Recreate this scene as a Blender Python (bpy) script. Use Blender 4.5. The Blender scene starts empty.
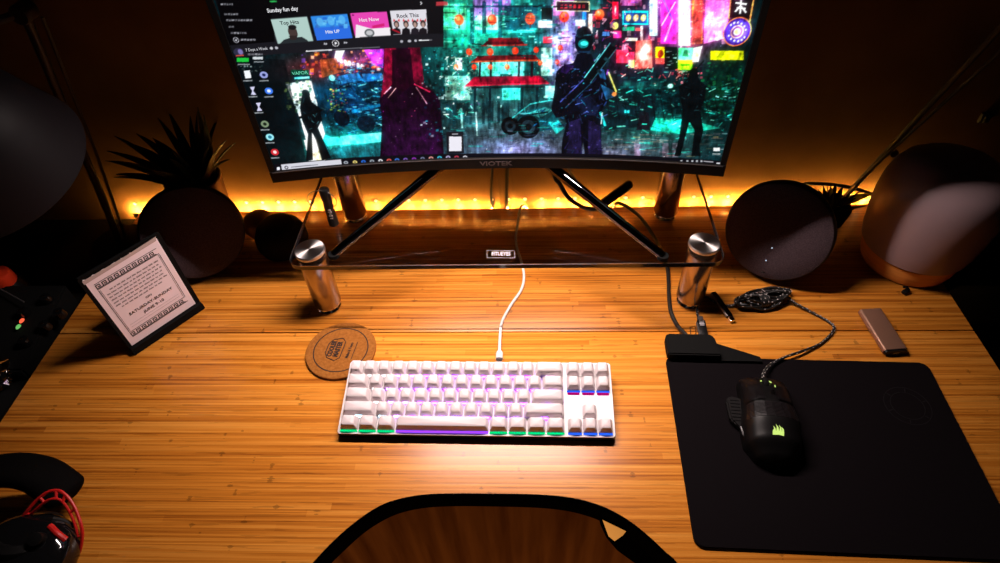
import bpy, bmesh, math, random
import numpy as np
from mathutils import Vector, Matrix
random.seed(7); rng = np.random.RandomState(5)
PI = math.pi
C = bpy.context.scene.collection
sc = bpy.context.scene
sc.view_settings.view_transform = 'Standard'
sc.view_settings.look = 'None'
sc.view_settings.gamma = 1
sc.view_settings.exposure = 0
sc.view_settings.use_curve_mapping = False
sc.cycles.diffuse_bounces = 1; sc.cycles.transparent_max_bounces = 16

# ------------------------------------------------------------------ camera (metres; desk top is z = 0)
CH, CP, CR, CF, CY, CX = .7107, .8039, -.0513, 619.34, -.0615, 1.79
def _rz(a, v):
    return Vector((v[0]*math.cos(a)-v[1]*math.sin(a), v[0]*math.sin(a)+v[1]*math.cos(a), v[2]))
_r = _rz(-CY, (1, 0, 0)); _u = _rz(-CY, (0, math.sin(CP), math.cos(CP))); FW = _rz(-CY, (0, math.cos(CP), -math.sin(CP)))
RT = math.cos(CR)*_r + math.sin(CR)*_u
UP = -math.sin(CR)*_r + math.cos(CR)*_u
EYE = Vector((0, 0, CH))
cam = bpy.data.cameras.new('camera'); camo = bpy.data.objects.new('camera', cam); C.objects.link(camo)
M = Matrix((RT, UP, -FW)).transposed().to_4x4(); M.translation = EYE
camo.matrix_world = M
cam.sensor_width = 36; cam.lens = CF/1000*36; cam.shift_x = -CX/1000; cam.clip_start = .01
sc.camera = camo

def ray(x, y): return FW + RT*((x-500-CX)/CF) - UP*((y-281.5)/CF)
def onz(x, y, z=0.):
    d = ray(x, y); return EYE + d*((z-CH)/d.z)
def ony(x, y, Y):
    d = ray(x, y); return EYE + d*(Y/d.y)

# ------------------------------------------------------------------ materials
def lin(c): 
    c = c/255.; return c/12.92 if c <= .04045 else ((c+.055)/1.055)**2.4
def rgb(r, g, b): return (lin(r), lin(g), lin(b), 1)
def mat(name, col, rough=.5, metal=0., spec=.5, emit=None, es=0., coat=0., bump=None, var=None, sheen=0.):
    m = bpy.data.materials.new(name); m.use_nodes = True
    nt = m.node_tree; b = nt.nodes['Principled BSDF']
    b.inputs['Base Color'].default_value = col if len(col) == 4 else (*col, 1)
    b.inputs['Roughness'].default_value = rough; b.inputs['Metallic'].default_value = metal
    b.inputs['Specular IOR Level'].default_value = spec
    b.inputs['Coat Weight'].default_value = coat; b.inputs['Coat Roughness'].default_value = .08
    if sheen: b.inputs['Sheen Weight'].default_value = sheen
    if emit: b.inputs['Emission Color'].default_value = (*emit[:3], 1); b.inputs['Emission Strength'].default_value = es
    tc = nt.nodes.new('ShaderNodeTexCoord')
    if bump:
        n = nt.nodes.new('ShaderNodeTexNoise'); n.inputs['Scale'].default_value = bump[0]; n.inputs['Detail'].default_value = 3
        nt.links.new(tc.outputs['Object'], n.inputs['Vector'])
        bp = nt.nodes.new('ShaderNodeBump'); bp.inputs['Strength'].default_value = bump[1]; bp.inputs['Distance'].default_value = bump[2]
        nt.links.new(n.outputs['Fac'], bp.inputs['Height']); nt.links.new(bp.outputs['Normal'], b.inputs['Normal'])
    if var:
        n = nt.nodes.new('ShaderNodeTexNoise'); n.inputs['Scale'].default_value = var[0]; n.inputs['Detail'].default_value = 4
        mp = nt.nodes.new('ShaderNodeMapping'); mp.inputs['Scale'].default_value = var[3] if len(var) > 3 else (1, 1, 1)
        nt.links.new(tc.outputs['Object'], mp.inputs['Vector']); nt.links.new(mp.outputs['Vector'], n.inputs['Vector'])
        r = nt.nodes.new('ShaderNodeValToRGB')
        r.color_ramp.elements[0].position = .3; r.color_ramp.elements[1].position = .7
        r.color_ramp.elements[0].color = var[1]; r.color_ramp.elements[1].color = var[2]
        nt.links.new(n.outputs['Fac'], r.inputs['Fac']); nt.links.new(r.outputs['Color'], b.inputs['Base Color'])
    return m
def emis(name, col, s):
    m = bpy.data.materials.new(name); m.use_nodes = True; nt = m.node_tree; nt.nodes.clear()
    e = nt.nodes.new('ShaderNodeEmission'); e.inputs['Color'].default_value = (*col[:3], 1); e.inputs['Strength'].default_value = s
    o = nt.nodes.new('ShaderNodeOutputMaterial'); nt.links.new(e.outputs[0], o.inputs[0]); return m

def turned_mat():
    m = mat('turned_aluminium', (.80, .75, .73), .34, 1.); nt = m.node_tree; b = nt.nodes['Principled BSDF']
    b.inputs['Anisotropic'].default_value = .85
    t = nt.nodes.new('ShaderNodeTangent'); t.direction_type = 'RADIAL'; t.axis = 'Z'; nt.links.new(t.outputs[0], b.inputs['Tangent']); return m
def bamboo_mat():
    m = bpy.data.materials.new('bamboo'); m.use_nodes = True; nt = m.node_tree; N = nt.nodes; L = nt.links
    b = N['Principled BSDF']
    tc = N.new('ShaderNodeTexCoord'); sep = N.new('ShaderNodeSeparateXYZ'); L.new(tc.outputs['Object'], sep.inputs[0])
    def mth(op, a, bb=None, c=None):
        n = N.new('ShaderNodeMath'); n.operation = op
        for i, v in enumerate((a, bb, c)):
            if v is None: continue
            if isinstance(v, (int, float)): n.inputs[i].default_value = v
            else: L.new(v, n.inputs[i])
        return n.outputs[0]
    yy = mth('DIVIDE', sep.outputs['Y'], .0085); row = mth('FLOOR', yy); fr = mth('FRACT', yy)
    wn = N.new('ShaderNodeTexWhiteNoise'); wn.noise_dimensions = '1D'; L.new(row, wn.inputs['W'])
    # lengthwise pieces of each strip
    xs = mth('ADD', mth('DIVIDE', sep.outputs['X'], .62), mth('MULTIPLY', wn.outputs['Value'], 7.3))
    seg = mth('FLOOR', xs)
    cv = N.new('ShaderNodeCombineXYZ'); L.new(row, cv.inputs[0]); L.new(seg, cv.inputs[1])
    wn2 = N.new('ShaderNodeTexWhiteNoise'); wn2.noise_dimensions = '2D'; L.new(cv.outputs[0], wn2.inputs['Vector'])
    mp = N.new('ShaderNodeMapping'); mp.inputs['Scale'].default_value = (3.5, 330, 1); L.new(tc.outputs['Object'], mp.inputs['Vector'])
    nz = N.new('ShaderNodeTexNoise'); nz.inputs['Scale'].default_value = 1; nz.inputs['Detail'].default_value = 4; L.new(mp.outputs[0], nz.inputs['Vector'])
    mp2 = N.new('ShaderNodeMapping'); mp2.inputs['Scale'].default_value = (16, 330, 1); L.new(tc.outputs['Object'], mp2.inputs['Vector'])
    nz2 = N.new('ShaderNodeTexNoise'); nz2.inputs['Scale'].default_value = 1; nz2.inputs['Detail'].default_value = 2; L.new(mp2.outputs[0], nz2.inputs['Vector'])
    fac = mth('ADD', mth('MULTIPLY', wn2.outputs['Value'], .17), mth('MULTIPLY', nz.outputs['Fac'], .86))
    ramp = N.new('ShaderNodeValToRGB'); cr = ramp.color_ramp
    cr.elements[0].position = .27; cr.elements[0].color = (.26, .060, .0045, 1)
    cr.elements[1].position = .85; cr.elements[1].color = (.88, .385, .068, 1)
    e = cr.elements.new(.5); e.color = (.61, .205, .021, 1)
    L.new(fac, ramp.inputs['Fac'])
    # knuckles: one short dark band per strip every 0.3 m or so, at the strip's own offset
    kx = mth('FRACT', mth('ADD', mth('DIVIDE', sep.outputs['X'], .31), mth('MULTIPLY', wn.outputs['Value'], 13.7)))
    kd = mth('ABSOLUTE', mth('SUBTRACT', kx, .5))
    kn = mth('LESS_THAN', mth('ADD', kd, mth('MULTIPLY', nz2.outputs['Fac'], .06)), .033)
    edge = mth('GREATER_THAN', mth('ABSOLUTE', mth('SUBTRACT', fr, .5)), .465)
    fib = mth('LESS_THAN', nz2.outputs['Fac'], .37)
    dark = mth('MULTIPLY', mth('SUBTRACT', 1, mth('MULTIPLY', kn, .38)), mth('SUBTRACT', 1, mth('MULTIPLY', edge, .22)))
    dark = mth('MULTIPLY', dark, mth('SUBTRACT', 1, mth('MULTIPLY', fib, .22)))
    mx = N.new('ShaderNodeMix'); mx.data_type = 'RGBA'; mx.blend_type = 'MULTIPLY'; mx.inputs['Factor'].default_value = 1
    L.new(ramp.outputs['Color'], mx.inputs['A']); L.new(dark, mx.inputs['B']); L.new(mx.outputs['Result'], b.inputs['Base Color'])
    b.inputs['Roughness'].default_value = .30; b.inputs['Specular IOR Level'].default_value = .36
    bp = N.new('ShaderNodeBump'); bp.inputs['Strength'].default_value = .12; bp.inputs['Distance'].default_value = .0006
    L.new(nz.outputs['Fac'], bp.inputs['Height']); L.new(bp.outputs['Normal'], b.inputs['Normal'])
    return m

def glass_mat():
    m = bpy.data.materials.new('tempered_glass'); m.use_nodes = True; nt = m.node_tree; N = nt.nodes; L = nt.links; N.clear()
    t = N.new('ShaderNodeBsdfTransparent'); t.inputs[0].default_value = (.91, .90, .90, 1)
    g = N.new('ShaderNodeBsdfGlossy'); g.inputs['Roughness'].default_value = .02; g.inputs['Color'].default_value = (1, 1, 1, 1)
    f = N.new('ShaderNodeFresnel'); ge = N.new('ShaderNodeNewGeometry'); mr = N.new('ShaderNodeMapRange')
    mr.inputs['To Min'].default_value = 1.52; mr.inputs['To Max'].default_value = 1/1.52   # same reflectance entering and leaving the sheet
    L.new(ge.outputs['Backfacing'], mr.inputs['Value']); L.new(mr.outputs['Result'], f.inputs['IOR'])
    mx = N.new('ShaderNodeMixShader'); o = N.new('ShaderNodeOutputMaterial')
    L.new(f.outputs[0], mx.inputs[0]); L.new(t.outputs[0], mx.inputs[1]); L.new(g.outputs[0], mx.inputs[2]); L.new(mx.outputs[0], o.inputs[0])
    return m

M_bamboo = bamboo_mat(); M_glass = glass_mat()
M_wall = mat('wall_paint', (.16, .082, .033), .9, bump=(140, .12, .002), spec=.03, var=(9, (.125, .063, .025, 1), (.19, .098, .04, 1)))
M_floor = mat('dark_floor', (.0015, .0012, .001), .9, spec=.0, bump=(30, .2, .002))
M_black = mat('black_plastic', (.0035, .0034, .0036), .45, spec=.2, bump=(400, .1, .0005))
M_blackm = mat('black_matte', (.003, .003, .003), .8, spec=.12, bump=(200, .2, .001))
M_gloss = mat('black_gloss', (.004, .004, .0045), .06, bump=(400, .01, .0001))
M_softgrey = mat('grey_plastic', (.05, .048, .05), .4, bump=(300, .1, .0004))
M_pad = mat('mouse_pad_polymer', (.0055, .0042, .0050), .8, spec=.02, bump=(900, .25, .0004))
M_padmark = mat('pad_marking', (.010, .0085, .0095), .5, spec=.1, bump=(300, .1, .0003))
M_fabric = mat('speaker_fabric', (.06, .042, .047), .95, spec=.05, bump=(700, .8, .001), var=(600, (.045, .03, .035, 1), (.085, .058, .066, 1)))
M_steel = mat('brushed_steel', (.46, .39, .36), .24, 1., bump=(120, .1, .0003))
M_turned = turned_mat()
M_dchrome = mat('dark_chrome', (.14, .135, .14), .045, 1.)
M_chrome = mat('chrome', (.8, .78, .76), .08, 1., bump=(60, .03, .0002))
M_dsteel = mat('dark_steel', (.10, .098, .10), .2, 1., bump=(60, .03, .0002))
M_white = mat('white_abs', (.86, .79, .79), .45, bump=(300, .05, .0003))
M_key = mat('white_keycap', (.73, .63, .65), .5, bump=(500, .06, .0003))
M_whitecable = mat('white_cable_rubber', (.80, .76, .74), .5, bump=(300, .1, .0003))
M_dome = mat('frosted_dome', (.34, .235, .25), .3, spec=.5, bump=(300, .02, .0003))
M_wood = mat('turned_wood', (.8, .30, .06), .4, var=(12, (.72, .25, .045, 1), (.88, .36, .075, 1), (1, 1, 14)))
M_cork = mat('cork', (.30, .105, .018), .85, spec=.1, bump=(500, .4, .001), var=(260, (.24, .08, .012, 1), (.34, .125, .025, 1)))
M_burn = mat('burnt_engraving', (.03, .012, .006), .9, bump=(300, .2, .0005))
M_paper = mat('note_paper', (.92, .77, .83), .8, bump=(200, .2, .0004))
M_ink = mat('printing_ink', (.02, .015, .018), .8, bump=(300, .05, .0002))
M_inkpale = mat('pale_ink', (.22, .17, .19), .8, bump=(300, .05, .0002))
M_rose = mat('copper_metal', (.36, .19, .125), .36, .6, bump=(200, .05, .0003))
M_red = mat('red_plastic', (.55, .012, .010), .35, bump=(200, .05, .0003))
M_redcap = mat('red_orange_plastic', (.85, .05, .012), .4, emit=None, bump=(200, .05, .0003))
M_cable = mat('black_cable', (.006, .006, .006), .45, bump=(500, .2, .0006))
M_greycable = mat('grey_cable', (.10, .09, .085), .45, bump=(500, .2, .0006))
M_braidw = mat('braid_fleck', (.42, .37, .36), .7, bump=(500, .2, .0006))
M_leaf = mat('dark_leaf', (.006, .009, .003), .6, spec=.2, var=(60, (.005, .008, .002, 1), (.012, .014, .004, 1)))
M_leafy = mat('yellow_green_leaf', (.35, .40, .06), .5, var=(60, (.40, .50, .07, 1), (.65, .66, .12, 1)))
_n = M_leafy.node_tree; _t = _n.nodes.new('ShaderNodeBsdfTranslucent'); _t.inputs[0].default_value = (.75, .80, .12, 1); _m = _n.nodes.new('ShaderNodeMixShader'); _m.inputs[0].default_value = .6
_n.links.new(_n.nodes['Principled BSDF'].outputs[0], _m.inputs[1]); _n.links.new(_t.outputs[0], _m.inputs[2]); _n.links.new(_m.outputs[0], _n.nodes['Material Output'].inputs[0])
M_pot = mat('brown_pot_glaze', (.40, .26, .12), .3, bump=(60, .1, .001))
M_soil = mat('potting_soil', (.01, .007, .005), 1, bump=(200, 1, .003))
M_veneer = mat('walnut_veneer', (.30, .13, .05), .65, spec=.0, var=(5, (.16, .055, .012, 1), (.40, .16, .045, 1), (18, 1, 1.2)))
M_shade = mat('lamp_shade_enamel', (.0058, .0042, .0054), .55, spec=.15, bump=(300, .1, .0004))
M_pole = mat('lamp_brown_metal', (.022, .012, .008), .5, 0, spec=.3, bump=(200, .05, .0003))
M_gold = mat('gold_metal', (.20, .13, .02), .5, 1., bump=(100, .1, .0003))
M_print = mat('white_print', (.52, .48, .50), .5, bump=(200, .02, .0002))
M_tan = mat('tan_wood', (.42, .22, .09), .5, var=(30, (.34, .17, .06, 1), (.48, .26, .11, 1)))
M_bar = emis('light_bar_diffuser', (1, .82, .76), 4)
M_led = emis('warm_led', (1, .50, .085), 6200)
M_hotspot = emis('hot_spot_glow', (1, .70, .26), 3.2)
M_logo_glow = emis('mouse_led', (.70, .95, .22), .95)
M_tiny_red = emis('red_indicator', (1, .12, .05), 1.2)
M_tiny_green = emis('green_indicator', (.3, 1, .25), .5)

# ------------------------------------------------------------------ mesh helpers
def finish(bm, name, m, smooth=True, angle=35):
    me = bpy.data.meshes.new(name); bmesh.ops.recalc_face_normals(bm, faces=bm.faces); bm.to_mesh(me); bm.free()
    me.materials.append(m)
    if smooth:
        me.polygons.foreach_set('use_smooth', [True]*len(me.polygons)); me.set_sharp_from_angle(angle=math.radians(angle))
    return me
def wloc(o): 
    v = Vector((0, 0, 0))
    while o: v = v + o.location; o = o.parent
    return v
def obj(name, bm, m, parent=None, world=True, angle=35, smooth=True):
    me = bm if isinstance(bm, bpy.types.Mesh) else finish(bm, name, m, smooth, angle)
    o = bpy.data.objects.new(name, me); C.objects.link(o)
    if parent:
        o.parent = parent
        if world:
            w = wloc(parent); me.transform(Matrix.Translation(-w))
    return o
def empty(name, loc, label, cat, group=None, rot=(0, 0, 0)):
    o = bpy.data.objects.new(name, None); C.objects.link(o); o.empty_display_size = .02
    o.location = loc; o.rotation_euler = rot; o['label'] = label; o['category'] = cat
    if group: o['group'] = group
    return o
def tag(o, label, cat, group=None):
    o['label'] = label; o['category'] = cat
    if group: o['group'] = group
    return o
def struct(o): o['kind'] = 'structure'; return o
def dup(o, parent, name=None):
    c = o.copy(); C.objects.link(c); c.parent = parent; return c

def box(bm, c, s, rot=None, bev=0, seg=2):
    r = bmesh.ops.create_cube(bm, size=1); vs = r['verts']
    T = Matrix.Translation(c) @ (rot.to_4x4() if rot else Matrix()) @ Matrix.Diagonal((*s, 1))
    if bev:
        es = list({e for v in vs for e in v.link_edges})
        bmesh.ops.transform(bm, matrix=Matrix.Diagonal((*s, 1)), verts=vs)
        g = bmesh.ops.bevel(bm, geom=es, offset=bev, segments=seg, affect='EDGES', profile=.5)
        allv = set(g['verts']) | {v for v in vs if v.is_valid}
        for f in g['faces']: allv |= set(f.verts)
        bmesh.ops.transform(bm, matrix=Matrix.Translation(c) @ (rot.to_4x4() if rot else Matrix()), verts=list(allv))
    else: bmesh.ops.transform(bm, matrix=T, verts=vs)
    return bm
def B(c, s, rot=None, bev=0, seg=2): return box(bmesh.new(), Vector(c), s, rot, bev, seg)
def axis_mat(origin, axis, xhint=None):
    z = Vector(axis).normalized(); h = Vector(xhint) if xhint else (Vector((1, 0, 0)) if abs(z.x) < .9 else Vector((0, 1, 0)))
    x = (h - z*h.dot(z)).normalized(); y = z.cross(x)
    m = Matrix((x, y, z)).transposed().to_4x4(); m.translation = Vector(origin); return m
def lathe(bm, prof, origin=(0, 0, 0), axis=(0, 0, 1), n=48, sx=1, sy=1, xhint=None):
    A = axis_mat(origin, axis, xhint); rings = []
    for r, z in prof:
        if r < 1e-6: rings.append([bm.verts.new(A @ Vector((0, 0, z)))])
        else: rings.append([bm.verts.new(A @ Vector((sx*r*math.cos(2*PI*k/n), sy*r*math.sin(2*PI*k/n), z))) for k in range(n)])
    for a, b in zip(rings, rings[1:]):
        for k in range(n):
            j = (k+1) % n
            if len(a) == 1 and len(b) == 1: continue
            if len(a) == 1: bm.faces.new((a[0], b[k], b[j]))
            elif len(b) == 1: bm.faces.new((a[k], b[0], a[j]))
            else: bm.faces.new((a[k], b[k], b[j], a[j]))
    if len(rings[0]) > 1 and prof[0] != prof[-1]: bm.faces.new(rings[0][::-1])
    if len(rings[-1]) > 1 and prof[0] != prof[-1]: bm.faces.new(rings[-1])
    return bm
def LA(prof, origin=(0, 0, 0), axis=(0, 0, 1), n=48, **k): return lathe(bmesh.new(), prof, origin, axis, n, **k)
def catmull(P, n=8):
    P = [Vector(p) for p in P]; out = []
    Q = [P[0]*2-P[1]] + P + [P[-1]*2-P[-2]]
    for i in range(1, len(Q)-2):
        a, b, c, d = Q[i-1:i+3]
        for k in range(n):
            t = k/n
            out.append(.5*((2*b)+(c-a)*t+(2*a-5*b+4*c-d)*t*t+(3*b-a-3*c+d)*t**3))
    out.append(P[-1]); return out
def tube(bm, P, r, n=10, closed=False, cap=True):
    P = [Vector(p) for p in P]; rings = []; N = len(P); nrm = None
    for i, p in enumerate(P):
        if closed: t = P[(i+1) % N]-P[i-1]
        else: t = P[min(i+1, N-1)]-P[max(i-1, 0)]
        t.normalize()
        if nrm is None:
            h = Vector((0, 0, 1)) if abs(t.z) < .9 else Vector((1, 0, 0)); nrm = (h-t*h.dot(t)).normalized()
        else: nrm = (nrm-t*nrm.dot(t)).normalized()
        bn = t.cross(nrm); rr = r[i] if isinstance(r, (list, tuple)) else r
        rings.append([bm.verts.new(p+nrm*rr*math.cos(2*PI*k/n)+bn*rr*math.sin(2*PI*k/n)) for k in range(n)])
    for i in range(N if closed else N-1):
        a, b = rings[i], rings[(i+1) % N]
        for k in range(n): bm.faces.new((a[k], a[(k+1) % n], b[(k+1) % n], b[k]))
    if cap and not closed: bm.faces.new(rings[0][::-1]); bm.faces.new(rings[-1])
    return bm
def TU(P, r, n=10, **k): return tube(bmesh.new(), P, r, n, **k)
def prism(bm, pts, z0, z1, T=None):
    T = T or Matrix()
    a = [bm.verts.new(T @ Vector((x, y, z0))) for x, y in pts]; b = [bm.verts.new(T @ Vector((x, y, z1))) for x, y in pts]
    bm.faces.new(a[::-1]); bm.faces.new(b); n = len(pts)
    for k in range(n): bm.faces.new((a[k], a[(k+1) % n], b[(k+1) % n], b[k]))
    return bm
def rrect(x0, y0, x1, y1, r, n=6):
    out = []
    for cx, cy, a in ((x1-r, y1-r, 0), (x0+r, y1-r, PI/2), (x0+r, y0+r, PI), (x1-r, y0+r, 1.5*PI)):
        for k in range(n+1): out.append((cx+r*math.cos(a+k*PI/2/n), cy+r*math.sin(a+k*PI/2/n)))
    return out
def text_mesh(s, size, T, depth=.0002, bold=0., sx=1.):
    cu = bpy.data.curves.new('lettering', 'FONT'); cu.body = s; cu.size = size; cu.align_x = 'CENTER'; cu.align_y = 'CENTER'
    cu.extrude = depth; cu.offset = bold; cu.resolution_u = 2
    o = bpy.data.objects.new('lettering', cu); C.objects.link(o)
    bpy.context.view_layer.update()
    me = bpy.data.meshes.new_from_object(o.evaluated_get(bpy.context.evaluated_depsgraph_get()))
    bpy.data.objects.remove(o); bpy.data.curves.remove(cu)
    me.materials.clear(); me.transform(T @ Matrix.Diagonal((sx, 1, 1, 1))); return me
def text(name, s, size, T, m, parent, depth=.0002, bold=0., sx=1.):
    me = text_mesh(s, size, T, depth, bold, sx); me.materials.append(m); return obj(name, me, m, parent)
def ribbon_ring(bm, r0, r1, z0, z1, c=(0, 0), n=64):
    return lathe(bm, [(r0, z0), (r1, z0), (r1, z1), (r0, z1), (r0, z0)], (c[0], c[1], 0), n=n)

# ------------------------------------------------------------------ the room
YW = .8790
struct(obj('floor', B((0, .3, -.76), (6, 6, .04)), M_floor))
struct(obj('wall_back', B((0, YW+.05, .72), (6, .1, 2.96)), M_wall))

# ------------------------------------------------------------------ desk
XL, XR, YF, YB, YG = -.715, .637, .205, .866, .5805
desk = empty('desk', (-.04, .53, -.74), 'long bamboo desk that carries the keyboard, monitor riser and speakers', 'desk')
def board(y0, y1):
    bm = B(((XL+XR)/2, (y0+y1)/2, -.0125), (XR-XL, y1-y0, .025), None, .0012, 2); return bm
obj('front_board', board(YF, YG-.0007), M_bamboo, desk); obj('rear_board', board(YG+.0007, YB), M_bamboo, desk)
obj('frame', B((-.04, .53, -.045), (1.2, .5, .036), None, .004), M_blackm, desk)
for sx in (-1, 1):
    for yy in (.3, .78): obj('leg', B((-.04+sx*.56, yy, -.40), (.06, .06, .68), None, .004), M_blackm, desk)

# ------------------------------------------------------------------ dark side tables
def side_cabinet(x0, x1, y0, y1, z, label):
    t = empty('side_cabinet', ((x0+x1)/2, (y0+y1)/2, -.74), label, 'cabinet')
    obj('cabinet_top', B(((x0+x1)/2, (y0+y1)/2, z-.010), (x1-x0, y1-y0, .02), None, .003), M_blackm, t)
    obj('cabinet_body', B(((x0+x1)/2, (y0+y1)/2, (z-.02-.74)/2), (x1-x0-.01, y1-y0-.01, .74+z-.02), None, .002), M_blackm, t)  # closed body added down to the floor to hide the lit wall
    for k in (.27, .73):
        d = obj('door', B((x0+(x1-x0)*k, y0-.001, -.40), ((x1-x0)*.44, .016, .60), None, .003), M_blackm, t)
        obj('handle', B((x0+(x1-x0)*(.47 if k < .5 else .53), y0-.014, -.22), (.012, .012, .12), None, .003), M_dsteel, d)
    return t
side_cabinet(.640, 1.35, .668, .874, 0, 'black side cabinet beside the desk under the white dome lamp')
side_cabinet(-1.35, -.72, .38, .874, -.02, 'black side cabinet beside the desk with the red-capped bottle on it')

# ------------------------------------------------------------------ LED strip along the back edge of the desk
ls = empty('led_strip', (-.05, YB+.002, -.006), 'warm glowing LED strip along the wall behind the desk', 'light strip')
obj('tape', B((-.05, YB+.0008, -.007), (1.36, .0012, .010)), M_blackm, ls)
tilt = Matrix.Rotation(math.radians(4), 3, 'X')
l0 = None; n0 = None
for i in range(46):
    x = -.725+i*.03
    if l0 is None:
        bm = B((x, YB+.0022, -.0050), (.0052, .00004, .0028), tilt); l0 = obj('led', bm, M_led, ls)
    else:
        c = dup(l0, ls); c.location.x = i*.03
    if n0 is None: n0 = obj('hot_spot', LA([(.0034, 0), (.0030, .0012), (.0018, .0022), (0, .0026)], (x, YW-.0001, .010), (0, -1, 0), 12), M_hotspot, ls)  # glowing dots added for the hot spots of the strip's light on the wall
    else: dup(n0, ls).location.x = i*.03

# ------------------------------------------------------------------ monitor
XC, YC, R_ = -.0447, .7135, 1.8
SZ0 = .2168; SW, SH = .602, .339     # active area
def scx(s, off=0.):                  # point on the (concave) screen: s from its middle along the arc
    a = s/R_; return XC+(R_-off)*math.sin(a), YC-R_+(R_-off)*math.cos(a)
mon = empty('monitor', (XC, .76, .121), 'large curved black monitor with a neon city street and music player on its screen', 'monitor')
def shell(s0, s1, z0, z1, off0, off1, n=40):
    """curved slab; off is depth in front of the screen surface (towards the viewer)"""
    bm = bmesh.new(); rows = []
    for k in range(n+1):
        s = s0+(s1-s0)*k/n; r = []
        for off, z in ((off0, z0), (off0, z1), (off1, z1), (off1, z0)):
            x, y = scx(s, off); r.append(bm.verts.new((x, y, z)))
        rows.append(r)
    for a, b in zip(rows, rows[1:]):
        for k in range(4): bm.faces.new((a[k], a[(k+1) % 4], b[(k+1) % 4], b[k]))
    bm.faces.new(rows[0]); bm.faces.new(rows[-1][::-1]); return bm
HW = .3092
obj('housing', shell(-HW, HW, SZ0-.0165, SZ0+SH+.008, -.0015, -.030), M_black, mon)
bz = mon_bezel = obj('bottom_bezel', shell(-HW, HW, SZ0-.0175, SZ0-.0004, .003, -.0015), mat('bezel_satin', (.004, .0034, .0034), .4, spec=.12, bump=(300, .05, .0003)), mon)
obj('bezel_trim', shell(-HW+.004, HW-.004, SZ0-.0022, SZ0-.0008, .0036, .003), M_softgrey, mon)
for s in (-1, 1):
    obj('side_bezel', shell(*( (-HW, -SW/2-.0005) if s < 0 else (SW/2+.0005, HW)), SZ0-.0005, SZ0+SH+.008, .0015, -.0015, 3), M_black, mon)
obj('top_bezel', shell(-HW, HW, SZ0+SH+.0005, SZ0+SH+.008, .0014, -.0015), M_black, mon)
obj('rear_cover', B((XC, .752, .40), (.36, .05, .24), None, .02, 3), M_black, mon)
HUB = Vector((XC-.002, .785, .228))
obj('stand_neck', B((XC, .782, .275), (.06, .03, .12), None, .008), M_black, mon)
obj('stand_hub', LA([(0, -.02), (.03, -.02), (.032, -.014), (.032, .014), (.03, .02), (0, .02)], HUB), M_black, mon)
for foot in (Vector((-.272, .622, .1210)), Vector((.183, .613, .1210))):
    d = (HUB-foot); lg = tube(bmesh.new(), [foot+d*k/4 for k in range(5)], [.0060+.0030*k/4 for k in range(5)], 32)
    o = obj('stand_leg', lg, M_dchrome, mon)
    obj('foot_pad', LA([(0, -.0055), (.006, -.0055), (.0075, -.004), (.0075, .002), (0, .003)], foot+Vector((0, 0, 0))), M_blackm, mon)
# lettering on the bezel
x, y = scx(.0, .0034)
p = ony(496, 165.5, y)
text('brand_lettering', 'VIOTEK', .0095, Matrix.Translation((p.x, y-.0004, SZ0-.0092)) @ Matrix.Rotation(PI/2, 4, 'X'), mat('bezel_print', (.075, .06, .06), .5), mon, sx=1.35, bold=.0002)
# --- what the screen shows: raster colours per grid point of the curved panel
NX, NY = 760, 428; SS = 2
IW, IH = NX*SS, NY*SS
def scr(px, py):
    Y = YC
    for _ in range(14):
        p = ony(px, py, Y); Y = YC-R_+math.sqrt(max(0, R_*R_-(p.x-XC)**2))
    s = R_*math.asin((p.x-XC)/R_)+SW/2; return s/SW*IW, (p.z-SZ0)/SH*IH
img = np.zeros((IH, IW, 3), np.float32); yy_, xx_ = np.mgrid[0:IH, 0:IW].astype(np.float32)
def _put(mask, x0, y0, col, a):
    r = img[y0:y0+mask.shape[0], x0:x0+mask.shape[1]]; m_ = (mask*a)[..., None]
    r[...] = r*(1-m_)+np.array(col, np.float32)/255*m_
def _clip(x0, y0, x1, y1): return max(0, int(x0)), max(0, int(y0)), min(IW, int(x1)+2), min(IH, int(y1)+2)
def rpoly(Q, col, a=1.):
    Q = np.array(Q); x0, y0, x1, y1 = _clip(Q[:, 0].min(), Q[:, 1].min(), Q[:, 0].max(), Q[:, 1].max())
    if x1 <= x0 or y1 <= y0: return
    X, Y = xx_[y0:y1, x0:x1], yy_[y0:y1, x0:x1]; ins = np.zeros(X.shape, bool); j = len(Q)-1
    for i in range(len(Q)):
        xi, yi = Q[i]; xj, yj = Q[j]
        if abs(yj-yi) > 1e-9: ins ^= ((yi > Y) != (yj > Y)) & (X < (xj-xi)*(Y-yi)/(yj-yi)+xi)
        j = i
    _put(ins.astype(np.float32), x0, y0, col, a)
def poly(P, col, a=1.): rpoly([scr(*p) for p in P], col, a)
def quad(x0, y0, x1, y1, col, a=1.): poly([(x0, y0), (x1, y0), (x1, y1), (x0, y1)], col, a)
def ell(cx, cy, rx, ry, col, a=1., soft=0.):
    c = scr(cx, cy); ex_ = abs(scr(cx+rx, cy)[0]-c[0]); ey_ = abs(scr(cx, cy+ry)[1]-c[1]); k = 1+soft
    x0, y0, x1, y1 = _clip(c[0]-ex_*k, c[1]-ey_*k, c[0]+ex_*k, c[1]+ey_*k)
    if x1 <= x0 or y1 <= y0: return
    d = np.sqrt(((xx_[y0:y1, x0:x1]-c[0])/ex_)**2+((yy_[y0:y1, x0:x1]-c[1])/ey_)**2)
    m_ = (d <= 1).astype(np.float32) if not soft else np.clip((k-d)/k, 0, 1)**1.5
    _put(m_, x0, y0, col, a)
def line(p, q, w, col, a=1.):
    dx, dy = q[0]-p[0], q[1]-p[1]; l = math.hypot(dx, dy) or 1; nx, ny = -dy/l*w/2, dx/l*w/2
    poly([(p[0]+nx, p[1]+ny), (q[0]+nx, q[1]+ny), (q[0]-nx, q[1]-ny), (p[0]-nx, p[1]-ny)], col, a)
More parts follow.
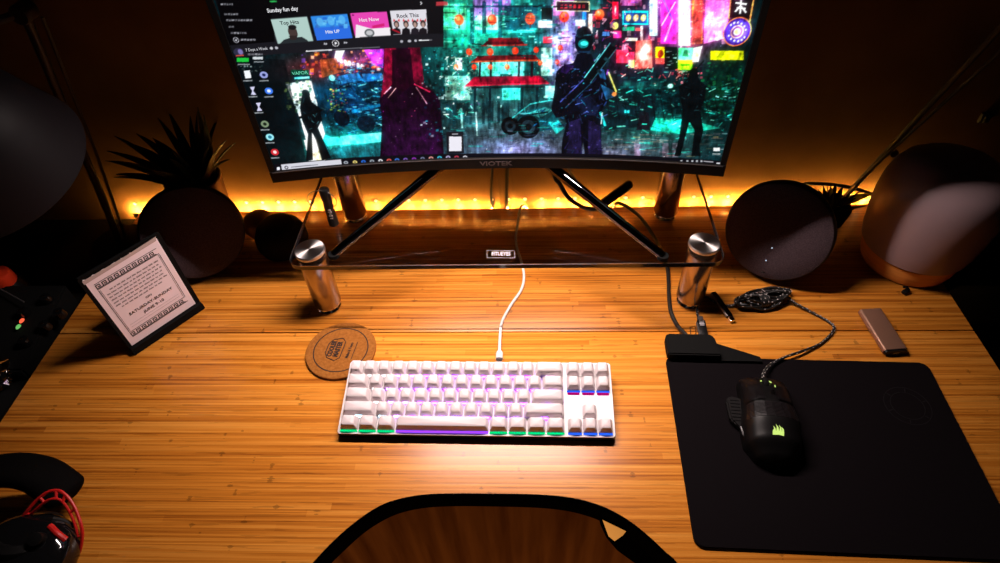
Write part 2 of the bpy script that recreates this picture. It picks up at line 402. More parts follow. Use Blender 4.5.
def speck(x0, y0, x1, y1, n, cols, smin=.5, smax=2., a=.9, tall=1.):
    for _ in range(n):
        x, y, s = rng.uniform(x0, x1), rng.uniform(y0, y1), rng.uniform(smin, smax); c = cols[rng.randint(len(cols))]
        quad(x, y, x+s, y+s*tall*rng.uniform(.4, 1.2), c, a*rng.uniform(.4, 1))
# wallpaper: base, blurred colour fields
img[...] = np.array((6, 26, 30))/255
for x, y, rx, ry, c, a in ((490, 30, 95, 75, (22, 120, 112), .95), (470, 20, 40, 50, (70, 190, 160), .6), (540, 30, 35, 40, (20, 100, 105), .7),
    (500, 120, 75, 40, (70, 110, 112), .9), (520, 150, 85, 24, (120, 116, 140), .95), (345, 100, 60, 36, (10, 60, 92), .9), (345, 140, 55, 22, (30, 150, 145), .8),
    (340, 152, 55, 8, (90, 190, 180), .5), (650, 140, 90, 24, (44, 78, 76), .9), (672, 124, 40, 12, (50, 190, 170), .8), (640, 30, 60, 55, (40, 24, 46), .8), (690, 20, 50, 50, (190, 80, 150), .8),
    (565, 50, 22, 60, (190, 160, 215), .9), (620, 60, 30, 40, (36, 20, 40), .8), (320, 68, 60, 18, (110, 40, 40), .8), (365, 60, 40, 14, (120, 60, 100), .8), (720, 90, 36, 45, (6, 34, 22), .95), (640, 100, 60, 25, (6, 34, 36), .9), (610, 152, 80, 14, (104, 100, 116), .8), (260, 110, 46, 60, (5, 10, 14), .98)):
    ell(x, y, rx, ry, c, a, .35)
# beyond the photo's frame the street goes on upwards: paler towers and signs
for k in range(46):
    x = rng.uniform(445, 745); y = rng.uniform(-190, -2); w_ = rng.uniform(6, 22); h_ = rng.uniform(14, 60)
    c = [(40, 130, 125), (150, 90, 150), (60, 170, 160), (190, 120, 170), (20, 60, 70), (120, 60, 80)][rng.randint(6)]; quad(x, y, x+w_, y+h_, c, .7)
TEAL = [(120, 230, 200), (60, 170, 160), (10, 50, 60), (170, 240, 220), (20, 90, 100), (4, 24, 30)]
# centre: pale facades
for x0, y0, x1, y1, c in ((440, 4, 466, 30, (90, 190, 150)), (443, 38, 471, 48, (30, 140, 120)), (475, 16, 500, 30, (150, 220, 190)), (504, 6, 537, 32, (14, 64, 78)), (500, 30, 540, 33, (60, 160, 150)), (470, 8, 474, 44, (8, 50, 60)), (482, 2, 486, 34, (8, 50, 60)), (498, 0, 502, 44, (10, 60, 72)), (440, 6, 556, 8, (8, 40, 50)), (455, 58, 462, 70, (200, 240, 220)), (498, 62, 520, 74, (110, 220, 200)), (502, 88, 520, 100, (90, 210, 190)), (445, 76, 470, 100, (120, 150, 140)), (541, 48, 552, 76, (190, 235, 220)), (478, 62, 500, 76, (120, 220, 200)), (512, 62, 524, 76, (120, 220, 200)), (474, 88, 484, 112, (40, 80, 80)), (545, 86, 556, 98, (150, 220, 210))):
    quad(x0, y0, x1, y1, c, .8)
speck(440, 0, 560, 110, 330, TEAL, .6, 3., .8)
speck(443, 55, 480, 112, 120, [(220, 240, 225), (10, 30, 30), (150, 190, 160), (70, 60, 90)], .6, 2.4, .9)
# gate with three roofs
R1, R2 = (60, 10, 24), (104, 14, 38)
poly([(487, 41), (518, 40), (519, 37.5), (526, 46), (481, 46.5), (487, 41)], (60, 12, 22)); line((481, 46), (527, 45), 1.2, (140, 50, 44)); quad(488, 38, 518, 42, (84, 16, 24))
poly([(478, 56), (535, 55), (540, 61), (471, 62)], (70, 14, 20)); line((471, 62), (540, 60.5), 1.6, (150, 66, 40))
poly([(474, 77), (540, 76), (549, 83), (465, 86)], R2); line((465, 86), (549, 83.5), 1.4, (150, 40, 64))
for x in (480, 491, 519, 532): line((x, 62), (x-.5, 77), 2.2, (30, 14, 24))
for x in (475, 490, 522, 537): line((x, 86), (x-.5, 112), 2.4, (10, 28, 34))
line((470, 88), (545, 87), 1.4, (14, 30, 38))
for x, y, r in ((459, 20, 4.6), (492, 20, 4.6), (530, 19, 5), (564, 17, 4.8), (599, 15, 4.8), (469, 52, 3), (490, 52, 3.2), (515, 51, 3.2), (536, 50, 2.6), (456, 67, 2.4), (474, 67, 2.4), (490, 67, 2.3), (507, 67, 2.4), (540, 63, 2.2), (560, 48, 2.6), (557, 62, 2.2)):
    ell(x, y, r, r*1.15, (238, 70, 44)); ell(x-r*.2, y-r*.3, r*.5, r*.5, (255, 120, 80), .7); line((x, y+r), (x, y+r*1.9), .8, (70, 20, 20)); line((x, y-r*1.1), (x, y-r*2.4), .6, (20, 40, 44))
# crowd and car
for k in range(26):
    x = rng.uniform(446, 532); y = rng.uniform(100, 110); h_ = rng.uniform(12, 22); poly([(x, y), (x+3.4, y), (x+3, y+h_), (x+.4, y+h_)], (14, 40, 46), .75); ell(x+1.7, y-1.3, 1.4, 1.6, (20, 50, 54), .8)
speck(450, 118, 560, 156, 90, [(150, 170, 180), (60, 60, 90), (110, 130, 140), (50, 70, 80)], 1, 5, .35, .3)
poly([(512, 122), (524, 112), (546, 106), (556, 108), (560, 128), (536, 132)], (18, 60, 66)); poly([(528, 113), (545, 107), (553, 110), (540, 118)], (60, 130, 130))
for x, y, r in ((510, 126, 9), (528, 127, 11.5)):
    ell(x, y, r, r, (6, 10, 14)); ell(x, y, r*.6, r*.6, (30, 44, 52)); ell(x, y, r*.3, r*.3, (8, 12, 16))
poly([(548, 122), (558, 120), (564, 128), (556, 134)], (50, 150, 145), .8)
line((476, 112), (477, 136), 1.6, (200, 240, 235), .6); line((461, 108), (462, 128), 2, (190, 240, 230), .5)
# pale lilac gap and small signs
speck(550, 0, 580, 90, 120, [(215, 190, 240), (240, 220, 250), (120, 60, 150), (40, 20, 60), (230, 80, 100)], .8, 3.4, .8)
for x0, y0, x1, y1, c in ((541, 8, 552, 20, (10, 20, 20)), (538, 21, 552, 28, (240, 220, 240)), (543, 37, 552, 43, (215, 60, 80)), (556, 1, 589, 11, (14, 10, 16)), (575, 20, 585, 26, (200, 230, 240)), (582, 12, 586, 20, (40, 120, 220)), (588, 14, 592, 34, (240, 200, 190))):
    quad(x0, y0, x1, y1, c, .95)
for a_, b_ in (((556, 1.5), (589, 2.2)), ((556, 11), (589, 11.5)), ((556, 1.5), (556, 11)), ((589, 2), (589, 11.5))): line(a_, b_, .8, (220, 190, 150))
for k in range(6): quad(560+k*4.4, 5, 562.6+k*4.4, 8.6, (150, 40, 50), .8)
# neon signs
speck(592, 0, 700, 74, 260, [(20, 10, 24), (90, 20, 50), (200, 60, 90), (40, 20, 60), (240, 190, 210), (10, 40, 50)], .8, 4, .6, 1.6)
for x0, y0, x1, y1, c in ((612, 2, 618, 19, (225, 30, 70)), (622, 11, 648, 25, (20, 170, 190)), (623.5, 13, 646.5, 23.5, (16, 40, 90)), (649, 0, 657, 36, (190, 215, 250)), (660, 0, 676, 44, (170, 60, 150)), (678, 0, 690, 46, (240, 190, 225)), (691, 0, 702, 44, (190, 110, 60)), (622, 27, 634, 31, (30, 140, 110)), (635, 28, 642, 31, (200, 80, 80)), (613, 31, 621, 38, (220, 60, 120)), (602, 32, 609, 36, (90, 140, 190)), (616, 50, 628, 63, (220, 60, 90)), (628, 52, 634, 63, (190, 60, 100)), (628, 60, 634, 68, (190, 230, 150)), (625, 38, 637, 41, (220, 215, 200))):
    quad(x0, y0, x1, y1, c, .95)
for k, x in enumerate((626.5, 634, 641.5)):
    ell(x+1.5, 18, 2.6, 3.4, (250, 150, 90)); line((x-.5, 18), (x+3.5, 18.5), .9, (255, 230, 180)); line((x+1.5, 15), (x+1.5, 21.5), .9, (255, 230, 180))
ell(615, 26, 3, 3.6, (230, 215, 140)); line((615, 6), (615, 16), 1.4, (255, 160, 170)); 
poly([(635.5, 41), (651, 40), (652, 68), (634.5, 69)], (228, 88, 84)); ell(643.5, 54, 6.5, 14, (255, 235, 225), 1, .5); poly([(640, 26), (642.5, 26), (642.5, 41), (640, 41)], (200, 190, 190), .8)
line((663, 0), (672, 20), 1.6, (90, 90, 240)); line((672, 20), (664, 42), 1.6, (240, 150, 220)); line((675, 2), (661, 26), 1.2, (250, 190, 220))
speck(678, 0, 690, 46, 30, [(255, 240, 250), (200, 120, 190), (150, 220, 200)], 1, 5, .8, .5)
speck(691, 0, 702, 44, 26, [(240, 170, 80), (90, 40, 40), (250, 210, 130)], 1, 5, .8, .5)
poly([(705, 0), (730, 0), (726, 38), (703, 44)], (218, 120, 178)); speck(706, 0, 726, 40, 24, [(245, 190, 225), (190, 80, 150), (255, 215, 235)], 3, 9, .5, .7)
poly([(694, 0), (704, 0), (700, 46), (690, 47)], (130, 50, 70), .6)
poly([(729.5, 0), (752, 0), (748, 19), (728, 18)], (12, 8, 12)); line((730, 0), (728, 19), 1.3, (240, 150, 90)); line((753, 0), (749, 22), 1.3, (240, 150, 90))
for a_, b_ in (((735, 3), (746, 4.5)), ((740.5, 0), (739.5, 14)), ((740, 6), (734.5, 12)), ((740, 6), (745.5, 13)), ((736, 8), (745, 9))): line(a_, b_, 1.7, (250, 245, 250))
ell(736.5, 32, 14, 14.4, (236, 130, 70)); ell(736.5, 32, 13, 13.4, (52, 34, 120)); ell(736.5, 32, 11, 11.4, (74, 60, 165)); ell(736.5, 32, 6.6, 6.8, (240, 190, 190)); ell(736.5, 32, 5.2, 5.4, (90, 50, 120)); ell(736.5, 32, 3.6, 3.7, (250, 235, 220)); ell(736.5, 32, 2.2, 2.2, (190, 140, 90))
for k in range(15):
    t_ = k*2*PI/15+.2
    if k in (0, 7, 8): continue
    ell(736.5+9*math.cos(t_), 32+9.3*math.sin(t_), 1.0, 1.2, (250, 245, 250))
quad(710, 51, 743, 60, (196, 204, 34)); speck(711, 52, 741, 59, 16, [(150, 160, 20), (225, 230, 90)], 1.5, 4, .6)
quad(678, 48, 694, 60, (80, 170, 120)); quad(677.5, 60, 692, 70, (140, 215, 40)); line((680, 65), (689, 65), 1.6, (30, 80, 20)); poly([(682, 56), (684, 50), (687, 50), (688, 57)], (30, 60, 50))
poly([(693, 48), (702, 46), (698, 62), (692, 62)], (235, 225, 215)); ell(695, 56, 3, 3.6, (230, 180, 120)); quad(664, 47, 677, 70, (8, 14, 16)); speck(665, 50, 676, 68, 12, [(150, 200, 190), (230, 240, 240)], 1, 4, .8, .35)
quad(655, 47, 664, 58, (240, 200, 40)); ell(660, 54, 3, 4, (120, 40, 30)); quad(655, 58, 664, 64, (220, 90, 90)); speck(676, 70, 700, 82, 26, [(230, 170, 180), (200, 90, 110), (240, 230, 220)], .8, 2.5, .8)
speck(700, 62, 742, 112, 150, [(10, 60, 36), (4, 24, 16), (24, 100, 60), (8, 40, 28)], 1, 4, .6)
speck(610, 74, 740, 118, 190, [(8, 60, 64), (4, 20, 24), (40, 160, 150), (10, 90, 90), (2, 12, 14)], 1, 6, .6, .5)
for x, y, r in ((627, 84, 6), (640, 86, 7), (655, 85, 7), (669, 86, 3.4)): ell(x, y, r, r*.7, (40, 130, 120), .8, .3)
ell(670, 86, 2.8, 2.2, (150, 240, 200)); quad(600, 96, 655, 126, (10, 22, 28), .9); poly([(600, 104), (650, 98), (656, 126), (604, 130)], (12, 30, 36), .9); quad(624, 110, 629, 113, (60, 210, 230)); poly([(640, 112), (648, 112), (650, 130), (636, 130)], (22, 22, 30))
speck(655, 90, 735, 130, 60, [(5, 20, 24), (20, 80, 84), (4, 12, 14)], 2, 8, .7, .5)
poly([(655, 118), (690, 120), (720, 128), (680, 134), (650, 130)], (52, 200, 176), .55)
speck(600, 130, 735, 158, 120, [(90, 96, 104), (40, 56, 58), (130, 110, 120), (60, 120, 110), (150, 130, 90)], 1.5, 7, .4, .3)
for x in (634, 662, 672): quad(x, 143, x+6, 157, (170, 130, 150), .35)
def mech(x0, y0, x1, y1, n, cols, lmin=2, lmax=9, slant=.35, wmax=1.3, a=.85):
    for _ in range(n):
        x, y, l = rng.uniform(x0, x1), rng.uniform(y0, y1), rng.uniform(lmin, lmax); t_ = rng.normal(0, slant); c = cols[rng.randint(len(cols))]
        line((x, y), (x+l*math.cos(t_), y+l*math.sin(t_)), rng.uniform(.4, wmax), c, a*rng.uniform(.5, 1))
BLU = [(20, 90, 140), (70, 180, 210), (6, 16, 30), (10, 44, 80), (150, 230, 230), (3, 8, 16), (30, 130, 150)]
GRN = [(8, 60, 60), (60, 190, 170), (3, 12, 14), (20, 110, 100), (140, 235, 210), (2, 8, 10)]
mech(328, 66, 384, 134, 150, BLU); mech(604, 84, 738, 132, 170, GRN); mech(532, 108, 560, 138, 26, BLU); mech(440, 2, 560, 58, 90, GRN, 3, 14, .08, 1.6); mech(440, 58, 472, 116, 60, GRN+[(220, 235, 220)], 2, 6, 1.2)
mech(445, 112, 556, 152, 60, [(150, 165, 180), (60, 70, 90), (40, 150, 140), (30, 36, 50)], 4, 16, .05, 1.2, .5); mech(600, 132, 736, 156, 70, [(120, 130, 135), (40, 56, 58), (60, 180, 160), (150, 120, 110)], 4, 18, .05, 1.3, .5)
mech(592, 0, 632, 72, 60, [(240, 200, 220), (230, 60, 90), (30, 10, 30), (120, 60, 160)], 2, 7, 1.5, 1.4); mech(620, 66, 700, 84, 50, [(240, 170, 160), (30, 20, 30), (90, 200, 180), (220, 80, 90)], 1.5, 6, 1.0)
for x in range(606, 740, 9): line((x, 96+3*math.sin(x)), (x+4, 120), .8, (4, 12, 14), .8)
line((512, 118), (530, 104), 1.2, (60, 150, 150)); line((530, 104), (552, 100), 1.2, (70, 160, 160)); line((520, 116), (548, 112), 1.6, (10, 30, 36)); line((536, 104), (540, 118), 1, (16, 50, 56))
# armoured figure in the middle
D1, D2 = (7, 9, 18), (16, 22, 40)
line((590, 78), (612, 46), 7, (10, 16, 20)); line((606, 56), (614, 44), 4, (14, 26, 30)); line((592, 74), (612, 45), 1, (90, 150, 150))
poly([(577, 54), (573, 63), (562, 66), (556, 72), (554, 92), (551, 110), (556, 118), (564, 116), (566, 124), (562, 140), (561, 158), (579, 158), (583, 142), (585, 158), (601, 158), (601, 132), (600, 118), (604, 104), (612, 97), (614, 92), (607, 76), (603, 66), (594, 62), (591, 54)], D1); poly([(564, 64), (560, 72), (566, 74), (574, 66)], (34, 20, 60)); poly([(596, 66), (604, 70), (606, 80), (600, 78)], (26, 60, 90))
ell(583.5, 41, 9, 14, D1); ell(583, 44, 5.2, 4.4, (20, 90, 96)); ell(584, 43.5, 3.8, 2.2, (80, 235, 205)); line((576, 36), (591, 35), 1.2, (40, 80, 90)); line((578, 52), (590, 52), 1.6, (20, 40, 60)); ell(580, 33, 4, 5, (16, 30, 38))
poly([(575, 98), (590, 96), (600, 106), (596, 116), (580, 114)], D2); poly([(569, 122), (580, 118), (582, 156), (567, 156)], (26, 22, 48)); poly([(588, 120), (600, 126), (602, 156), (588, 156)], (26, 22, 48))
poly([(600, 84), (612, 90), (616, 96), (606, 100)], (30, 70, 96)); ell(614, 94, 2.4, 2.2, (230, 160, 100)); line((608, 72), (616, 92), 1.4, (200, 200, 120)); line((600, 112), (605, 126), 2.4, (40, 140, 140)); line((602, 112), (601, 124), 1, (180, 220, 230))
mech(558, 66, 606, 118, 70, [(40, 60, 110), (90, 110, 170), (3, 5, 10), (30, 100, 120), (10, 14, 28)], 2, 8, 1.0, 1.2); mech(566, 118, 603, 156, 26, [(60, 50, 110), (10, 8, 20), (40, 60, 90)], 2, 10, 1.4, 1.2)
line((561, 106), (590, 78), 6, (8, 10, 18)); line((560, 102), (588, 75), 1, (60, 70, 120)); line((565, 108), (592, 82), .9, (30, 60, 80)); line((586, 82), (613, 46), 8, (5, 9, 13)); line((584, 78), (610, 43), 1., (90, 160, 165)); line((590, 83), (616, 49), .9, (44, 84, 94)); line((594, 62), (600, 54), 1, (90, 150, 150)); line((597, 70), (601, 73), 3, (20, 40, 46)); line((604, 58), (609, 62), 3, (24, 50, 56)); line((612, 46), (616, 40), 2, (16, 30, 34))
speck(556, 66, 604, 116, 60, [(60, 80, 140), (110, 120, 170), (20, 26, 50), (150, 90, 120), (40, 130, 150)], .4, 1.5, .8); speck(566, 120, 602, 154, 26, [(50, 50, 100), (90, 80, 130)], .5, 2, .6)
# figure on the far side, standing
poly([(690, 72), (697, 72), (699, 80), (706, 86), (704, 100), (700, 112), (703, 130), (699, 146), (700, 156), (691, 156), (694, 130), (689, 122), (684, 140), (680, 156), (674, 156), (679, 136), (682, 112), (680, 100), (678, 86), (687, 82)], (5, 10, 13)); ell(693, 73, 4.2, 5.2, (5, 10, 13)); mech(680, 84, 704, 112, 16, [(20, 40, 46), (3, 6, 8), (40, 80, 84)], 2, 6, 1.2, 1.); line((683, 84), (704, 60), 1.2, (6, 12, 14))
# left of the middle: shop front, vehicles, hooded figure
speck(300, 50, 385, 76, 170, [(230, 90, 80), (120, 40, 60), (250, 180, 150), (90, 60, 130), (240, 130, 60), (40, 30, 50)], .7, 4, .8)
for k in range(7): ell(337+k*4.2, 60+k*1.1, 1.8, 2.6, (250, 200, 210), .9); poly([(364, 50), (384, 49), (383, 68), (372, 64)], (150, 70, 160), .8); 
speck(364, 50, 384, 68, 26, [(80, 120, 240), (240, 90, 150), (250, 170, 80)], 1, 4, .8, .5); poly([(336, 50), (345, 50), (340, 62), (334, 60)], (200, 190, 240), .9)
poly([(320, 60), (336, 58), (342, 72), (322, 78)], (120, 70, 40), .8); speck(330, 62, 385, 134, 330, [(20, 80, 130), (60, 150, 180), (6, 20, 40), (10, 50, 90), (120, 200, 210), (4, 10, 20)], .8, 5, .7, .4)
poly([(338, 76), (358, 73), (364, 80), (342, 84)], (50, 130, 170), .7); poly([(362, 74), (382, 73), (384, 80), (364, 82)], (40, 110, 150), .7); ell(332, 78, 3, 3, (120, 220, 220), .9); ell(347, 100, 16, 12, (10, 24, 44), .7, .3); line((352, 112), (384, 104), 3, (30, 120, 150), .8); ell(342, 118, 8, 8, (6, 14, 24), .9); ell(366, 124, 9, 8, (8, 20, 32), .9)
speck(326, 88, 346, 112, 50, [(180, 200, 90), (220, 80, 80), (90, 130, 50)], .7, 2.4, .8)
poly([(324, 138), (386, 132), (388, 141), (330, 148)], (110, 240, 215), .8); poly([(324, 146), (386, 142), (386, 156), (330, 158)], (26, 84, 92), .7); poly([(318, 132), (340, 140), (330, 150)], (80, 220, 210), .6)
poly([(286, 84), (311, 80), (325, 134), (318, 152), (312, 161), (300, 118)], (206, 222, 226)); poly([(304, 140), (320, 138), (326, 160), (309, 161)], (230, 215, 190), .8); speck(284, 76, 310, 110, 110, [(10, 30, 24), (40, 70, 50), (4, 14, 12), (130, 150, 90)], .8, 3.4, .9)
quad(291, 70, 309, 75.5, (6, 60, 44), .95); quad(293, 75, 311, 80.5, (8, 24, 30), .95); line((294.5, 78.3), (309.5, 77.5), 2., (120, 225, 230), .9)
poly([(302, 95), (309, 94), (312, 102), (320, 108), (322, 120), (318, 128), (326, 146), (331, 158), (322, 160), (316, 140), (312, 132), (313, 160), (306, 161), (308, 134), (302, 120), (300, 108)], (5, 10, 14)); ell(306, 94, 4, 4.6, (6, 14, 18)); mech(302, 96, 324, 130, 18, [(30, 60, 66), (3, 6, 8), (60, 100, 104)], 2, 6, 1.2, 1.); line((299, 118), (322, 110), 2.4, (4, 8, 10))
poly([(380, 158), (382, 120), (379.5, 100), (381, 92), (386, 84), (383, 70), (384, 48), (419, 46), (423, 70), (422, 84), (432, 90), (440, 100), (444, 158)], (22, 5, 22)); poly([(384, 48), (396, 47), (394, 82), (384, 94), (381, 98), (384, 70)], (104, 14, 42), .9); poly([(408, 47), (420, 46), (424, 84), (432, 92), (414, 82)], (84, 12, 36), .9); poly([(392, 50), (410, 49), (414, 84), (403, 92), (392, 86)], (26, 4, 18))
line((384, 94), (391, 87), 1.2, (250, 150, 170)); line((388, 98), (396, 88), .8, (240, 190, 190), .8); line((414, 84), (430, 92), 1.2, (220, 60, 110)); line((416, 87), (427, 104), .8, (230, 170, 190), .8)
for k in range(6): poly([(381+k, 158), (382+k*.6, 132-k*4), (440-k, 132-k*4), (443-k, 158)], (46, 16, 54), .12)
speck(390, 90, 432, 150, 16, [(230, 210, 220), (160, 70, 110)], .4, 1.1, .9)
speck(420, 50, 446, 140, 90, [(10, 40, 60), (40, 140, 150), (6, 14, 22), (200, 220, 220)], .8, 3, .7)
# soft noise, brightened specks and painted bloom over the picture on the panel
def soft(kx, ky):
    g_ = rng.rand(IH//ky+3, IW//kx+3).astype(np.float32); Y = np.arange(IH)/ky; X = np.arange(IW)/kx; y0 = Y.astype(int); x0 = X.astype(int)
    fy = (Y-y0)[:, None]; fx = (X-x0)[None]; fy = fy*fy*(3-2*fy); fx = fx*fx*(3-2*fx); a_ = g_[y0][:, x0]; b_ = g_[y0][:, x0+1]; c_ = g_[y0+1][:, x0]; d_ = g_[y0+1][:, x0+1]
    return (a_*(1-fx)+b_*fx)*(1-fy)+(c_*(1-fx)+d_*fx)*fy
gr_ = soft(26, 26)*.35+soft(9, 12)*.3+soft(4, 20)*.2+soft(3, 3)*.15
img *= np.clip(.12+1.95*gr_, .2, 1.7)[..., None]
for _ in range(900):
    x, y = rng.randint(0, IW-6), rng.randint(0, int(IH*.72)); b_ = img[y:y+rng.randint(1, 4), x:x+rng.randint(1, 3)]; b_[...] = np.clip(b_*2.4+.03, 0, 1)
def blur(a_, r):
    for ax_ in (0, 1):
        c_ = np.cumsum(np.concatenate([np.repeat(a_.take([0], ax_), r+1, ax_), a_, np.repeat(a_.take([-1], ax_), r, ax_)], ax_), ax_)
        n_ = a_.shape[ax_]; a_ = (c_.take(range(2*r+1, 2*r+1+n_), ax_)-c_.take(range(0, n_), ax_))/(2*r+1)
    return a_
hot = np.clip(img-.42, 0, 1); img = np.clip(img+blur(blur(hot, 5), 5)*.55+blur(blur(hot, 16), 16)*.45, 0, 1).astype(np.float32)
mean_ = img.mean(2, keepdims=True); img[...] = np.clip((mean_+(img-mean_)*1.15)*1.12, 0, 1)**1.12
# desktop icons, taskbar, search field
poly([(228, 56), (285, 60), (306, 160), (270, 168)], (3, 8, 12), .55)
quad(237, 58, 249, 62, (30, 190, 60)); quad(253, 57, 263, 59.5, (230, 235, 240), .9); line((238, 64.5), (250, 64.5), 1, (200, 205, 210), .7); line((254, 62), (264, 62), 1, (200, 205, 210), .7); speck(237, 65, 262, 71, 22, [(190, 215, 215), (40, 60, 60), (110, 130, 120)], .8, 2, .8)
for x, y, k in ((248, 75, 0), (264, 75, 1), (253, 91, 2), (269, 91, 3), (259, 107, 2), (265, 124, 4), (270, 137, 5), (275, 152, 6)):
    c = [(235, 240, 245), (150, 160, 220), (205, 205, 235), (60, 120, 235), (120, 140, 110), (150, 225, 235), (200, 40, 50)][k]
    if k == 2: poly([(x-3, y-4), (x+2, y-4.4), (x+.4, y), (x+3.4, y+3.6), (x-2, y+4), (x-.6, y)], c)
    elif k == 0: poly([(x-4, y-4), (x+2, y-4.4), (x+3.6, y+3), (x-2.4, y+3.4)], c)
    else:
        ell(x, y, 4, 3.4, c); ell(x, y, 1.8, 1.6, [(40, 60, 70), (20, 30, 80), 0, (230, 240, 255), (20, 30, 20), (30, 120, 150), (250, 220, 220)][k])
    line((x-4.6, y+6), (x+4.6, y+5.6), 1.1, (200, 205, 210), .7)
TB = [(270.5, 174), (280, 173), (280.5, 164.5), (345, 158), (430, 154), (500, 152.8), (600, 153.6), (660, 156.5), (722, 161.5), (726, 176), (500, 168)]
poly([(262, 165.8), (345, 158), (430, 154.2), (500, 153.2), (600, 154), (660, 156.6), (730, 161.5), (730, 175), (500, 169), (262, 181)], (12, 10, 18), .96)
poly([(281, 164.5), (341, 159.2), (342, 165.6), (282.5, 171)], (205, 205, 215)); ell(286.5, 167.4, 1.9, 1.7, (40, 40, 50)); ell(286.5, 167.4, 1.1, 1., (205, 205, 215)); line((291, 167), (318, 164.6), .9, (120, 120, 130)); quad(277, 167, 280, 170, (230, 230, 240))
for k, (x, c) in enumerate(((346, (170, 175, 185)), (355, (235, 215, 120)), (363.5, (40, 110, 220)), (372, (150, 160, 170)), (380.5, (235, 235, 240)), (389, (230, 90, 80)), (397, (60, 120, 220)), (405.5, (130, 90, 190)), (414, (140, 50, 170)), (422.5, (110, 120, 150)), (431, (235, 160, 150)), (439.5, (60, 190, 220)), (448, (180, 170, 210)), (456.5, (190, 60, 80)), (465, (220, 220, 230)))):
    y = 162.5-.052*(x-346)-.00001; y = max(y, 157.2); ell(x, y, 2.3, 1.7, c, .9); ell(x, y, 1., .7, (20, 20, 30), .7)
line((345, 164.8), (460, 159.2), .5, (110, 150, 200), .6)
for x in (680, 686, 691, 695.5, 700): quad(x, 160, x+2, 162, (210, 215, 220), .8)
line((703, 161), (713, 161.8), 1, (215, 215, 220), .8); line((702, 163.6), (712, 164.4), 1, (215, 215, 220), .8); quad(716, 162.4, 720, 164.6, (220, 220, 225), .9)
quad(713, 147.6, 719.4, 151, (235, 240, 240)); line((712, 153.6), (720, 154), 1, (200, 205, 205), .8)
poly([(446, 132), (463, 131.4), (464, 153), (447, 153.6)], (20, 20, 28), .95); quad(449, 136.5, 461.5, 151, (228, 226, 236)); line((452, 134), (458, 133.8), 1, (210, 210, 220), .8)
# music player window
poly([(150, -240), (443, -240), (443.5, 46.5), (235, 57.5), (205, -30)], (9, 9, 13)); poly([(226, 38), (240, 37), (443, 34), (443.5, 47), (236, 57.5)], (22, 22, 28))
poly([(205, -60), (262, -60), (275, 42), (226, 46)], (3, 3, 5))
quad(262, -130, 440, -20, (16, 16, 22), 1)
for k in range(4): quad(272+k*39, -96, 307+k*39, -60, [(120, 110, 160), (190, 150, 110), (80, 140, 150), (190, 90, 110)][k], .9)
poly([(271, 19.5), (307, 17), (313.5, 41), (278, 44)], (168, 196, 190)); poly([(280, 44), (284, 40), (290, 38), (302, 37), (307, 40), (309, 42)], (34, 40, 44)); ell(293, 32.5, 4.6, 6.6, (66, 52, 50)); ell(292.4, 27.5, 4.2, 2.6, (24, 22, 24)); poly([(289, 36), (297.5, 35.6), (296, 40), (291, 40)], (44, 34, 34))
poly([(310.5, 16.6), (347, 14), (352.5, 38), (317, 40.6)], (44, 132, 222)); poly([(314, 28), (350, 26), (352.5, 38), (317, 40.6)], (40, 92, 214), .7); speck(314, 17, 346, 26, 46, [(60, 110, 180), (110, 200, 240), (30, 90, 190)], 1.4, 4, .8); ell(320, 22, 3.4, 4.4, (90, 180, 235), .8); ell(331, 21, 3.6, 4.6, (90, 180, 235), .8); ell(342, 20, 3.4, 4.4, (90, 180, 235), .8)
poly([(350, 13.5), (386.5, 11.8), (390.5, 35.6), (355.5, 37.8)], (222, 66, 172)); poly([(356, 24.6), (372, 29), (390, 27.6), (390.5, 35.6), (355.5, 37.8)], (232, 226, 232)); poly([(372, 26), (384, 23.5), (384.5, 26.4), (372.6, 28.6)], (200, 30, 110)); ell(369.5, 33, 5, 4, (96, 100, 104)); ell(369.5, 33, 3.4, 2.4, (190, 190, 195)); ell(353, 15.4, 1, 1, (120, 20, 90))
poly([(390, 11), (426, 9.6), (427.6, 33.4), (393.4, 35.2)], (214, 212, 220)); 
for k, x in enumerate((396.5, 406, 415, 423)):
    ell(x, 24.4-.2*k, 2.7, 3.6, (60, 46, 46)); poly([(x-4.4, 35), (x-3.6, 29.4), (x, 27.6), (x+3.6, 29.4), (x+4.4, 34.4)], [(20, 18, 24), (20, 18, 24), (30, 26, 34), (24, 20, 26)][k]); ell(x, 25, 1.6, 2.4, (170, 140, 130))
    poly([(x-3.4, 22), (x-2.6, 18.6), (x-1.4, 21)], (200, 30, 40)); poly([(x+3.2, 22), (x+2.6, 18.6), (x+1.2, 21)], (200, 30, 40))
line((392, 29.4), (400, 33), 1.6, (190, 20, 40), .8)
line((306, 51.4), (380, 47.2), 1, (96, 96, 104)); line((306, 51.4), (332, 50), 1.2, (225, 225, 232)); ell(335.6, 43.4, 3.5, 3.3, (225, 225, 230)); ell(335.6, 43.4, 2.9, 2.7, (22, 22, 28)); poly([(334.8, 41.8), (334.8, 45), (337.6, 43.3)], (235, 235, 240))
for x, y in ((325.6, 44), (345.6, 42.8)): poly([(x-1.6, y-1.2), (x-1.6, y+1.2), (x+.4, y)], (190, 190, 200)); poly([(x+.2, y-1.2), (x+.2, y+1.2), (x+2, y)], (190, 190, 200))
line((418.6, 40.6), (429, 40.2), 1.2, (225, 225, 230)); line((429, 40.2), (432, 40.1), 1., (110, 110, 116)); ell(401.6, 41.6, 1.4, 1.4, (170, 170, 180)); ell(409.4, 41.2, 1.8, 1.3, (180, 180, 190)); ell(415.6, 40.8, 1.3, 1.2, (180, 180, 190)); line((420, 2), (422, 3.4), .8, (220, 220, 225)); line((422, 3.4), (420.4, 5), .8, (220, 220, 225))
